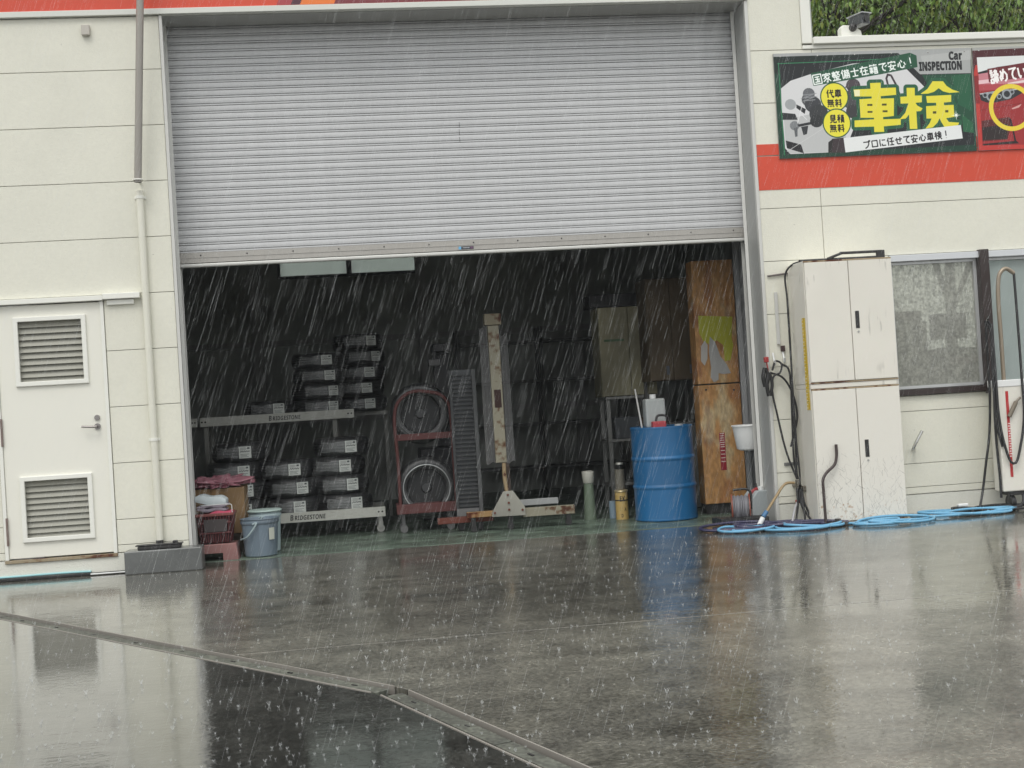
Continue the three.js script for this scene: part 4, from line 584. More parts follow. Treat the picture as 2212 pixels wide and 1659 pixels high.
  cloth(xm - hw + 0.008, xm + 0.11, ctop + 0.06, 0.026, cz - 0.1, cz + 0.105, cG, 'folded_cloth', 'mauve grey folded cloth just beneath the pale blue towel');
  cloth(xm - hw - 0.005, xm + 0.1, ctop + 0.088, 0.07, cz - 0.11, cz + 0.11, cA, 'blue_towel', 'pale blue towel folded on top of the basket', -0.12);
  one('wire_handle', 'thin white wire handle standing up from the maroon basket', 'wire', tube([V(xm - 0.1, ctop + 0.085, cz + 0.121), V(xm + hw - 0.03, ctop + 0.085, cz + 0.121), V(xm + hw - 0.005, ctop + 0.08, cz + 0.121), V(xm + hw, ctop + 0.015, cz + 0.121)], 0.0035, 30, 6), whitePlastic);
  // cardboard box with a pink bag on it
  const bz = -0.82, bxr = at(527, 1060, bz).x, btop = at(480, 1055, bz).y, bbot = 0.006;
  const t2 = thing('cardboard_box', 'plain brown cardboard box behind the maroon basket', 'box'), cb = M(lin(0.34, 0.22, 0.115), 0.85, { map: inTex });
  mesh('box_body', bx(bxr - 0.5, bxr, 0.18, btop, bz - 0.4, bz, 0.003), cb, t2); mesh('flap', bx(bxr - 0.499, bxr - 0.001, btop + 0.0005, btop + 0.006, bz - 0.399, bz - 0.2), cb, t2); mesh('tape', bx(bxr - 0.28, bxr - 0.22, btop - 0.12, btop - 0.01, bz + 0.0005, bz + 0.002), M(lin(0.3, 0.18, 0.08), 0.3), t2);
  one('pallet', 'low dark wooden pallet under the cardboard box', 'pallet', merge(bx(bxr - 0.52, bxr + 0.01, 0.12, 0.178, bz - 0.41, bz + 0.005), bx(bxr - 0.52, bxr - 0.4, 0.006, 0.119, bz - 0.41, bz), bx(bxr - 0.13, bxr + 0.0, 0.006, 0.119, bz - 0.41, bz)), M(lin(0.05, 0.04, 0.03), 0.9));
  const bag = new THREE.SphereGeometry(1, 90, 50), bp = bag.attributes.position; for (let i = 0; i < bp.count; i++) { const x = bp.getX(i), y = bp.getY(i), z = bp.getZ(i), n = 1 + 0.5 * (Math.abs(fbm(x * 3.2 + 9, z * 3.2 + y * 3 + 9, 64, 64, 4, 131) - 0.5) * 4 - 0.45); bp.setXYZ(i, x * 0.27 * n, Math.max(-0.3, y) * 0.062 * n + (x > 0 ? 0.02 * x : 0), z * 0.19 * n); } bag.computeVertexNormals(); bag.translate(bxr - 0.27, btop + 0.03, bz - 0.19);
  one('pink_bag', 'crumpled translucent pink plastic bag on top of the cardboard box', 'bag', bag, MP(lin(0.62, 0.28, 0.34), 0.25, { transmission: 0.4, thickness: 0, clearcoat: 0.6 }));
  // buckets
  const bucketMat = MP(lin(0.27, 0.36, 0.47), 0.4, { clearcoat: 0.2, map: inTex }), paleMat = M(lin(0.36, 0.45, 0.47), 0.45);
  const bk = (name, label, u, v, z, r, h, m) => { const p = at(u, v, z), t = thing(name, label, 'bucket', null, V(p.x, 0.006, z));
    mesh('shell', lathe([[0, 0], [r * 0.82, 0], [r * 0.85, 0.01], [r * 0.97, h - 0.05], [r * 0.98, h - 0.045], [r * 1.03, h - 0.04], [r * 1.03, h - 0.02], [r, h - 0.016], [r, h], [r * 1.05, h], [r * 1.05, h - 0.006], [r * 0.96, h - 0.008], [r * 0.8, 0.015], [0, 0.012]], 48), m, t);
    mesh('handle', tube([V(-r * 0.3, h - 0.04, r * 1.0), V(-r * 0.1, h - 0.03, r * 1.1), V(-r * 0.6, h - 0.14, r * 0.95), V(-r * 0.98, h - 0.17, r * 0.35)], 0.008, 24), paleMat, t); return [t, p]; };
  const zb = -0.48, pb = at(562, 1190, zb), r = (at(604, 1130, zb).x - at(522, 1130, zb).x) / 2, h = at(560, 1120, zb).y;
  const [b1, b1p] = bk('blue_bucket', 'blue grey plastic bucket with a hoop handle beside the pink step', 563, 1160, zb, r, h, bucketMat);
  { const lg = new THREE.CylinderGeometry(r * 1.005, r * 0.98, 0.1, 12, 1, true, 0.55, 0.35); lg.translate(0, h - 0.13, 0); mesh('label_patch', lg, M(lin(0.5, 0.52, 0.45), 0.6, { side: THREE.DoubleSide }), b1); }
  bk('pale_bucket', 'pale green lidded bucket behind the blue grey bucket', 573, 1130, zb - 0.3, r * 0.88, at(570, 1118, zb - 0.3).y + 0.045, paleMat);
  { const p = at(573, 1130, zb - 0.3); one('bucket_lid', 'pale green round lid resting on the bucket behind', 'lid', (() => { const g = lathe([[0, 0.02], [r * 0.86, 0.02], [r * 0.95, 0.012], [r * 0.95, 0], [0, 0]], 40); g.translate(p.x, at(570, 1118, zb - 0.3).y + 0.053, zb - 0.3); return g; })(), M(lin(0.38, 0.48, 0.45), 0.45)); }
}

// ---------------------------------------------------------------- tyre racks
const treadTex = tex(256, 128, (u, v) => { const z = Math.abs(((u * 40 + (v < 0.5 ? v : 1 - v) * 6) % 1) - 0.5); const gr = Math.min(Math.abs(v - 0.3), Math.abs(v - 0.5), Math.abs(v - 0.7)); return (z > 0.42 || gr < 0.03) ? 0.1 : 0.85; });
const tyreMat = MP(lin(0.028, 0.029, 0.03), 0.5, { clearcoat: 0.7, clearcoatRoughness: 0.35, bumpMap: treadTex, bumpScale: 0.004 });
const filmMat = MP(lin(0.6, 0.62, 0.62), 0.22, { transparent: true, opacity: 0.3, clearcoat: 1, clearcoatRoughness: 0.2, bumpMap: tex(256, 64, (u, v) => fbm(u * 50, v * 5, 50, 5, 3, 140)), bumpScale: 0.01 });  // pale see-through strip of plastic wrap, its glare put into the colour
const labelTex = canvasTex(128, 144, (g) => { g.fillStyle = '#c9cdc8'; g.fillRect(0, 0, 128, 144); g.strokeStyle = '#2a2a2c'; g.lineWidth = 5; g.beginPath(); g.moveTo(14, 62); for (let x = 14; x < 116; x += 9) g.lineTo(x, 62 + (x % 2 ? -9 : 7)); g.stroke(); g.fillStyle = '#55585a'; for (let i = 0; i < 3; i++) g.fillRect(14, 14 + i * 12, 60 + 14 * (i % 2), 4); g.fillRect(14, 92, 90, 5); g.fillRect(14, 108, 70, 5); g.fillRect(14, 124, 84, 5); g.fillRect(86, 12, 26, 22); });
const TR = 0.262, TW = 0.165;
const tyreG = lathe([[0.165, -0.055], [0.172, -0.066], [0.19, -0.076], [0.21, -0.081], [0.228, -0.078], [0.241, -0.068], [0.25, -0.055], [0.257, -0.041], [0.26, -0.03], [0.254, -0.029], [0.254, -0.022], [0.261, -0.021], [0.262, -0.004], [0.255, -0.003], [0.255, 0.003], [0.262, 0.004], [0.261, 0.021], [0.254, 0.022], [0.254, 0.029], [0.26, 0.03], [0.257, 0.041], [0.25, 0.055], [0.241, 0.068], [0.228, 0.078], [0.21, 0.081], [0.19, 0.076], [0.172, 0.066], [0.165, 0.055], [0.165, -0.055]], 56);
const filmG = (() => { const g = new THREE.CylinderGeometry(0.265, 0.265, 0.085, 40, 8, true, -0.62, 0.86), p = g.attributes.position; for (let i = 0; i < p.count; i++) { const y = p.getY(i), a = Math.atan2(p.getX(i), p.getZ(i)), k = 1 - 9 * y * y + 0.02 * (fbm(a * 14 + 40, y * 60 + 40, 512, 512, 3, 145) - 0.5); p.setXYZ(i, p.getX(i) * k, y * (1 + 0.12 * Math.sin(a * 9)), p.getZ(i) * k); } g.computeVertexNormals(); return g; })();
const labG = new THREE.CylinderGeometry(0.2675, 0.2675, 0.1, 8, 1, true, 0.26, 0.42);
const labMat = M(0xffffff, 0.55, { map: labelTex, side: THREE.DoubleSide });
function flatTyre(p, label, group, turn, sy = 1) {
  const t = thing('tyre', label, 'tyre', group, p); mesh('casing', tyreG, tyreMat, t); mesh('wrap_glare_strip', filmG, filmMat, t); mesh('paper_label', labG, labMat, t); t.rotation.y = turn; t.scale.set(1.05, sy, 1.05); return t;
}
const order = (i, n) => (i === n - 1 ? 'topmost' : i === 0 ? 'bottom' : i === n - 2 ? 'second from top' : i === 1 ? 'second from bottom' : 'middle');
function stack(u, v, z, n, dy, label, group, y0, skew = 0.03) { const p = at(u, v, z); for (let i = 0; i < n; i++) flatTyre(V(p.x + rr(-skew, skew), y0 + dy / 2 + i * dy, z + rr(-0.015, 0.015)), n > 1 ? `${order(i, n)} ${label}` : label, group, rr(-0.22, 0.26), dy / 0.1635); }
const beamTex = canvasTex(1024, 64, (g) => { g.fillStyle = '#b9bab2'; g.fillRect(0, 0, 1024, 64); for (let i = 0; i < 500; i++) { g.fillStyle = `rgba(${rr(60, 120)},${rr(60, 110)},${rr(50, 90)},${rr(0.03, 0.16)})`; g.fillRect(rnd() * 1024, rnd() * 64, rr(2, 30), rr(1, 3)); } g.fillStyle = '#1a1a1b'; g.save(); g.translate(450, 50); g.scale(0.72, 1); g.transform(1, 0, -0.12, 1, 0, 0); g.font = 'bold 50px sans-serif'; g.fillText('B', 0, 0); g.font = 'bold 42px sans-serif'; g.fillText('RIDGESTONE', 38, 0); g.restore(); for (const x of [12, 34, 984, 1006]) { g.beginPath(); g.arc(x, 32, 6, 0, 7); g.fillStyle = '#26241f'; g.fill(); } });
const beamMat = M(0xffffff, 0.5, { map: beamTex });
function beam(x0, x1, y0, y1, z, parent) { const g = new THREE.BoxGeometry(x1 - x0, y1 - y0, 0.03); g.translate((x0 + x1) / 2, (y0 + y1) / 2, z); const m = mesh('beam', g, beamMat, parent); return m; }
const rackSteel = M(lin(0.22, 0.22, 0.2), 0.5);
const LZ = -1.75, ly = [at(700, 1124, LZ).y, at(700, 1103, LZ).y], lxr = at(833, 1115, LZ).x, lxl = lxr - 1.62;
{ const t = thing('low_tyre_rack', 'low wheeled tyre rack with white lettered beam along the floor', 'rack');
  beam(lxl, lxr, ly[0], ly[1], LZ, t); mesh('rear_beam', bx(lxl, lxr, ly[0], ly[1], LZ - 0.62, LZ - 0.59), rackSteel, t);
  mesh('deck', bx(lxl + 0.01, lxr - 0.01, ly[0] + 0.02, ly[0] + 0.05, LZ - 0.588, LZ - 0.02), rackSteel, t);
  for (const [x, z] of [[lxr - 0.05, LZ - 0.05], [lxl + 0.08, LZ - 0.05], [lxr - 0.05, LZ - 0.55], [lxl + 0.08, LZ - 0.55]]) { const g = new THREE.CylinderGeometry(0.038, 0.038, 0.03, 18); g.rotateX(Math.PI / 2); g.translate(x, 0.043, z); mesh('caster', merge(g, bx(x - 0.02, x + 0.02, 0.05, ly[0] + 0.018, z - 0.03, z - 0.018), bx(x - 0.02, x + 0.02, 0.05, ly[0] + 0.018, z + 0.018, z + 0.03)), M(lin(0.3, 0.3, 0.28), 0.4, { metalness: 0.4 }), t); } }
const ldeck = ly[0] + 0.052;
stack(520, 1100, LZ - 0.3, 4, 0.184, 'wrapped tyre with paper label in the stack behind the cardboard box', 'tyres in the stack by the box', ldeck);
stack(628, 1100, LZ - 0.29, 3, 0.18, 'wrapped tyre of the middle stack on the low rack', 'tyres in the middle stack', ldeck);
stack(740, 1100, LZ - 0.29, 4, 0.182, 'wrapped tyre of the end stack beside the red trolley', 'tyres in the end stack', ldeck);
const UZ = -2.5, uy = [at(600, 912, UZ).y, at(600, 893, UZ).y], uxl = at(432, 905, UZ).x, uxr = at(765, 898, UZ).x;
{ const t = thing('high_tyre_rack', 'tall tyre rack with white lettered upper beam at the back', 'rack');
  beam(uxl, uxr, uy[0], uy[1], UZ, t); mesh('rear_beam', bx(uxl, uxr, uy[0], uy[1], UZ - 0.62, UZ - 0.59), rackSteel, t); mesh('deck', bx(uxl + 0.01, uxr - 0.01, uy[0] + 0.02, uy[0] + 0.05, UZ - 0.588, UZ - 0.02), rackSteel, t);
  for (const [x, z] of [[uxr - 0.2, UZ - 0.06], [uxl + 0.05, UZ - 0.06], [uxr - 0.2, UZ - 0.55], [uxl + 0.05, UZ - 0.55]]) mesh('post', bx(x - 0.022, x + 0.022, 0.006, uy[0] - 0.001, z - 0.022, z + 0.022), rackSteel, t);
  beam(uxl - 1.2, uxl - 0.03, uy[0], uy[1], UZ, t).name = 'side_beam'; mesh('side_post', bx(uxl - 0.3, uxl - 0.25, 0.006, uy[0] - 0.001, UZ - 0.05, UZ), rackSteel, t); }
const udeck = uy[0] + 0.052;
stack(588, 880, UZ - 0.3, 1, 0.17, 'single wrapped tyre lying alone on the upper rack beam', null, udeck);
stack(690, 880, UZ - 0.3, 4, 0.158, 'wrapped tyre in the stack of four on the upper rack', 'tyres stacked on the upper rack', udeck, 0.015);
stack(780, 880, UZ - 0.75, 5, 0.166, 'dim wrapped tyre in the tall rear stack beside the upper rack', 'tyres stacked behind', udeck, 0.02);
{ const p = at(780, 880, UZ - 0.75); one('tyre_stand', 'dark steel stand under the tall rear tyre stack', 'stand', merge(bx(p.x - 0.28, p.x + 0.28, udeck - 0.04, udeck - 0.003, UZ - 1.03, UZ - 0.64), bx(p.x - 0.28, p.x - 0.24, 0.006, udeck - 0.041, UZ - 1.0, UZ - 0.96), bx(p.x + 0.24, p.x + 0.28, 0.006, udeck - 0.041, UZ - 1.0, UZ - 0.96)), rackSteel); }

// ---------------------------------------------------------------- red wheel trolley
{ const z = -1.5, t = thing('wheel_trolley', 'dark red tube trolley carrying two upright wheels', 'trolley'), L = (l, dz = 0) => l.map(([u, v]) => at(u, v, z + dz));
  mesh('side_tube', tube(L([[866, 1105], [860, 1000], [852, 900], [858, 872], [880, 850], [905, 844]]), 0.017, 50, 10), redFrame, t);
  mesh('side_tube', tube(L([[988, 1100], [981, 1000], [974, 900], [968, 870], [950, 852], [905, 844]]), 0.017, 50, 10), redFrame, t);
  const c0 = at(858, 946, z), c1 = at(978, 938, z); mesh('cross_bar', bx(c0.x, c1.x, c0.y - 0.03, c0.y + 0.03, z - 0.012, z + 0.018, 0.004), redFrame, t);
  const b0 = at(858, 1112, z), b1 = at(986, 1095, z); mesh('base_tray', bx(b0.x, b1.x, b0.y, b0.y + 0.09, z - 0.3, z + 0.03, 0.006), redFrame, t);
  for (const x of [b0.x + 0.06, b1.x - 0.06]) for (const zz of [z - 0.02, z - 0.25]) { const g = new THREE.CylinderGeometry(0.036, 0.036, 0.028, 18); g.rotateX(Math.PI / 2); g.translate(x, 0.042, zz); mesh('caster', merge(g, bx(x - 0.015, x + 0.015, 0.045, b0.y - 0.0005, zz - 0.026, zz - 0.016)), M(lin(0.12, 0.12, 0.12), 0.5), t); } }
const rimMat = M(lin(0.5, 0.52, 0.52), 0.3, { metalness: 0.6 });
for (const [u, v, z, label] of [[908, 893, -1.62, 'upright dark tyre with bright rim edge in the upper part of the red trolley'], [921, 1053, -1.62, 'upright dark tyre with bright rim edge in the lower part of the red trolley']]) {
  const p = at(u, v, z), t = thing('upright_wheel', label, 'wheel', null, p), g = tyreG.clone(); g.rotateX(Math.PI / 2); g.scale(1.12, 1.12, 1);
  mesh('tyre_casing', g, tyreMat, t); const r = new THREE.TorusGeometry(0.222, 0.0055, 8, 64); r.translate(0, 0, 0.084); mesh('rim_edge', r, v > 1000 ? rimMat : M(lin(0.12, 0.125, 0.125), 0.4, { metalness: 0.4 }), t);
  const d = new THREE.CylinderGeometry(0.184, 0.184, 0.02, 40); d.rotateX(Math.PI / 2); d.translate(0, 0, -0.02); mesh('wheel_disc', d, M(lin(0.02, 0.021, 0.022), 0.6), t);
  const hub = new THREE.CylinderGeometry(0.04, 0.055, 0.03, 24); hub.rotateX(Math.PI / 2); hub.translate(0, 0, 0.004); mesh('hub', hub, M(lin(0.05, 0.052, 0.054), 0.5), t); }

// ---------------------------------------------------------------- ramp standing upright
{ const z = -1.35, t = thing('loading_ramp', 'grey ladder like metal ramp standing upright beside the hoist', 'ramp'), a = at(985, 1075, z), b = at(1040, 1075, z), c = at(975, 800, z), m = M(lin(0.055, 0.058, 0.06), 0.6, { metalness: 0.3 });
  const x0 = a.x, x1 = b.x + 0.01, y0 = 0.12, y1 = c.y;
  mesh('side_rail', bx(x0, x0 + 0.025, y0, y1, z - 0.03, z + 0.012), m, t); mesh('side_rail', bx(x1 - 0.035, x1, y0, y1, z - 0.03, z + 0.016), M(lin(0.1, 0.103, 0.105), 0.55, { metalness: 0.3 }), t);
  const n = 34; for (let i = 0; i < n; i++) { const y = y0 + 0.02 + i * (y1 - y0 - 0.04) / n; mesh('rung', bx(x0 + 0.026, x1 - 0.036, y, y + 0.017, z - 0.02, z, 0.003), m, t); }
  mesh('backing_plate', bx(x0 + 0.026, x1 - 0.036, y0, y1, z - 0.029, z - 0.024), M(lin(0.07, 0.075, 0.08), 0.6), t);
  mesh('end_plate', bx(x0, x1 - 0.04, y0 + 0.01, y0 + 0.09, z + 0.0165, z + 0.02), M(lin(0.14, 0.14, 0.14), 0.5), t);
  for (const x of [x0 + 0.01, x1 - 0.06]) mesh('foot', bx(x, x + 0.05, 0.006, y0 - 0.001, z - 0.03, z + 0.01), blackSteel, t); }
// ---------------------------------------------------------------- rusty hoist
{ const z = -1.15, t = thing('engine_hoist', 'rusty white engine hoist with bolted base plate and mast', 'hoist');
  const a = at(1047, 690, z), b = at(1084, 690, z), lo = at(1075, 1000, z), cx = at(1074, 850, z).x;
  mesh('mast', bx(cx - 0.052, cx + 0.052, lo.y, a.y - 0.06, z - 0.09, z, 0.006), rustyWhite, t); mesh('mast_cap', bx(cx - 0.078, cx + 0.078, a.y - 0.055, a.y + 0.05, z - 0.11, z + 0.012, 0.006), M(lin(0.36, 0.34, 0.3), 0.7, { map: rustTex }), t);
  const film = MP(lin(0.2, 0.2, 0.2), 0.3, { transparent: true, opacity: 0.45 });
  for (const [x0, x1, y1] of [[cx - 0.14, cx - 0.054, a.y - 0.07], [cx + 0.054, cx + 0.13, a.y - 0.15]]) { const g = new THREE.BoxGeometry(x1 - x0, y1 - lo.y, 0.003, 24, 8, 1), p = g.attributes.position; for (let i = 0; i < p.count; i++) { const X = p.getX(i), Y = p.getY(i), w = 1 - 0.12 * (0.5 + Y / (y1 - lo.y)); p.setXYZ(i, X * w, Y + 0.012 * Math.sin(X * 70), p.getZ(i) + 0.011 * Math.sin(X * 190 + Y * 2) + 0.006 * Math.sin(Y * 9)); } g.computeVertexNormals(); g.translate((x0 + x1) / 2, (y1 + lo.y) / 2, z - 0.008); mesh('plastic_sheet', g, film, t); }
  const p0 = at(1068, 842, z), p1 = at(1083, 880, z); mesh('rust_patch', bx(cx - 0.028, cx + 0.035, p1.y, p0.y, z + 0.0005, z + 0.003), M(lin(0.035, 0.015, 0.012), 0.8), t);
  mesh('ram_rod', tube([V(cx + 0.02, lo.y - 0.001, z + 0.03), at(1090, 1030, z + 0.03), at(1095, 1062, z + 0.03)], 0.02, 10, 10), M(lin(0.5, 0.4, 0.3), 0.7, { map: rustTex }), t);
  mesh('mast_tail', bx(cx + 0.015, cx + 0.075, at(1095, 1062, z).y, lo.y - 0.002, z - 0.06, z - 0.015), M(lin(0.06, 0.04, 0.03), 0.8), t);
  const q = (u, v) => { const c = at(u, v, z + 0.06); return [c.x, c.y]; }; mesh('base_plate', ext([q(1063, 1116), q(1064, 1106), q(1087, 1062), q(1107, 1060), q(1133, 1094), q(1135, 1112)], 0.014, z + 0.06, 0.002), M(lin(0.45, 0.45, 0.42), 0.55, { map: inTex }), t);
  for (const [u, v] of [[1097, 1069], [1099, 1086], [1100, 1101], [1069, 1108], [1129, 1101]]) { const c = at(u, v, z + 0.08), g = new THREE.CylinderGeometry(0.011, 0.011, 0.012, 6); g.rotateX(Math.PI / 2); g.translate(c.x, c.y, z + 0.08); mesh('bolt', g, darkRust, t); }
  const l0 = at(1008, 1114, z), l1 = at(1240, 1100, z); mesh('base_leg', bx(at(1128, 1100, z).x, l1.x, l1.y - 0.035, l1.y + 0.045, z - 0.03, z + 0.05, 0.005), rustyWhite, t); mesh('base_leg', bx(l0.x, at(1070, 1110, z).x, l0.y - 0.02, l0.y + 0.03, z - 0.03, z + 0.05, 0.005), M(lin(0.5, 0.33, 0.18), 0.8, { map: rustTex }), t);
  mesh('rear_leg', bx(at(945, 1120, z - 0.1).x, at(1065, 1112, z - 0.1).x, l0.y - 0.07, l0.y - 0.015, z - 0.14, z - 0.06, 0.005), darkRust, t);
  mesh('rear_bar', bx(at(1118, 1085, z - 0.1).x, at(1205, 1085, z - 0.1).x, at(1160, 1090, z - 0.1).y, at(1160, 1077, z - 0.1).y, z - 0.12, z - 0.07, 0.004), M(lin(0.3, 0.31, 0.31), 0.5), t);
  for (const [x, yy] of [[l0.x + 0.06, l0.y - 0.02], [l1.x - 0.06, l1.y - 0.035], [cx + 0.05, l0.y - 0.0]]) mesh('caster', merge((() => { const g = new THREE.CylinderGeometry(0.03, 0.03, 0.03, 16); g.rotateX(Math.PI / 2); g.translate(x, 0.035, z + 0.01); return g; })(), bx(x - 0.02, x + 0.02, 0.05, yy - 0.0005, z - 0.012, z + 0.03)), blackSteel, t); }

// ---------------------------------------------------------------- canisters, drum and things on it
const ekTex = canvasTex(512, 256, (g) => { g.fillStyle = '#b59a5e'; g.fillRect(0, 0, 512, 256); for (let i = 0; i < 400; i++) { g.fillStyle = `rgba(${rr(60, 150)},${rr(50, 110)},${rr(20, 60)},${rr(0.05, 0.2)})`; g.fillRect(rnd() * 512, rnd() * 256, rr(2, 14), rr(2, 14)); } g.fillStyle = '#17120c'; g.font = 'bold 66px sans-serif'; g.fillText('EK', 216, 92); g.font = 'bold 44px sans-serif'; g.fillText('D', 230, 236); g.fillText('A', 276, 180); });
{ const z = -1.3, p = at(1345, 1120, z), t = thing('tan_canister', 'tan lettered metal canister standing left of the blue drum', 'canister', null, V(p.x, 0.006, z)), y1 = at(1338, 1062, z).y, y2 = at(1335, 1002, z).y;
  const g = new THREE.CylinderGeometry(0.06, 0.06, y1, 32); g.rotateY(Math.PI - 0.05); g.translate(0, y1 / 2, 0); mesh('can', g, M(0xffffff, 0.45, { map: ekTex }), t);
  mesh('collar', lathe([[0.062, y1 - 0.09], [0.066, y1 - 0.085], [0.062, y1 - 0.08]], 32), blackSteel, t); mesh('lid', lathe([[0, y1 + 0.014], [0.05, y1 + 0.014], [0.066, y1 + 0.006], [0.066, y1 - 0.006], [0.0605, y1 - 0.008]], 32), M(lin(0.5, 0.42, 0.25), 0.3, { metalness: 0.6 }), t);
  mesh('pump_stem', bar(V(0, y1 + 0.012, 0), V(0, y2 - 0.01, 0), 0.007), blackSteel, t); mesh('upper_sleeve', cyl(0, y1 + 0.016, y2 - 0.06, -0.02, 0.045), M(lin(0.13, 0.12, 0.095), 0.6), t); mesh('knob', cyl(0, y2 - 0.012, y2 + 0.006, 0, 0.035), M(lin(0.5, 0.5, 0.45), 0.3, { metalness: 0.5 }), t); }
{ const z = -1.5, p = at(1275, 1110, z), t = thing('green_canister', 'dim green oil canister with a pale cup top beside the hoist', 'canister', null, V(p.x, 0.006, z)), y1 = at(1270, 1045, z).y, y2 = at(1268, 1020, z).y;
  mesh('can', cyl(0, 0, y1, 0, 0.06, 0.045), M(lin(0.13, 0.17, 0.12), 0.5), t); mesh('cup', lathe([[0, y1 + 0.002], [0.05, y1 + 0.002], [0.06, y2], [0.055, y2 + 0.004], [0.045, y1 + 0.02]], 28), M(lin(0.55, 0.54, 0.48), 0.45), t); }
{ const p = at(1330, 1105, -1.4); one('blue_can', 'small pale blue can behind the tan canister', 'can', cyl(p.x - 0.01, 0.006, 0.17, -1.45, 0.04), M(lin(0.2, 0.27, 0.33), 0.5)); }
{ const z = -1.05, a = at(1368, 1020, z), b = at(1500, 1020, z), r = (b.x - a.x) / 2, H = at(1430, 922, z + 0.1).y, x = (a.x + b.x) / 2, t = thing('oil_drum', 'blue steel oil drum with two rolling hoops inside the opening', 'drum', null, V(x, 0.006, z));
  const prof = [[0, 0.012], [r * 0.96, 0.012], [r * 0.97, 0], [r * 1.0, 0.004], [r * 1.0, 0.02], [r * 0.985, 0.03]];
  for (const k of [0.36, 0.66]) prof.push([r * 0.985, H * k - 0.028], [r * 1.0, H * k - 0.016], [r * 1.018, H * k - 0.006], [r * 1.018, H * k + 0.006], [r * 1.0, H * k + 0.016], [r * 0.985, H * k + 0.028]);
  prof.push([r * 0.985, H - 0.03], [r * 1.0, H - 0.02], [r * 1.0, H - 0.002], [r * 0.98, H], [r * 0.96, H - 0.012], [0, H - 0.014]);
  const dm = tex(256, 256, (u, v) => { const q = 0.9 + 0.25 * (fbm(u * 6, v * 6, 6, 6, 5, 150) - 0.5); return [q, q, q]; }, true);
  mesh('shell', lathe(prof, 72), MP(lin(0.016, 0.15, 0.36), 0.45, { map: dm, clearcoat: 0.3, clearcoatRoughness: 0.3 }), t); mesh('bung', cyl(r * 0.5, H - 0.013, H + 0.012, r * 0.3, 0.035), steelMat, t);
  const D = V(x, 0.006 + H - 0.013, z);
  const t2 = thing('hand_pump', 'red and black hand pump lying on top of the blue drum', 'pump'); mesh('pump_head', merge(bx(D.x - 0.1, D.x + 0.03, D.y, D.y + 0.06, D.z + 0.02, D.z + 0.1, 0.012)), M(lin(0.4, 0.05, 0.06), 0.45), t2); mesh('pump_handle', tube([V(D.x - 0.06, D.y + 0.06, D.z + 0.06), V(D.x - 0.04, D.y + 0.11, D.z + 0.06), V(D.x + 0.05, D.y + 0.1, D.z + 0.06), V(D.x + 0.07, D.y + 0.035, D.z + 0.06)], 0.011, 24), blackSteel, t2);
  const t3 = thing('clear_jug', 'cloudy plastic jug standing on the blue drum', 'jug'); const jy = D.y + 0.001; mesh('jug_body', bx(D.x - 0.13, D.x + 0.06, jy, jy + 0.27, D.z - 0.17, D.z - 0.02, 0.02), MP(lin(0.5, 0.53, 0.52), 0.35, { transparent: true, opacity: 0.75 }), t3); mesh('jug_cap', cyl(D.x - 0.04, jy + 0.27, jy + 0.31, D.z - 0.1, 0.03), whitePlastic, t3);
  one('pale_stick', 'thin pale stick leaning on the jug behind the drum', 'stick', bar(V(D.x - 0.17, D.y + 0.002, D.z - 0.05), V(D.x - 0.2, D.y + 0.37, D.z - 0.12), 0.009, 6), M(lin(0.5, 0.5, 0.48), 0.5)); }

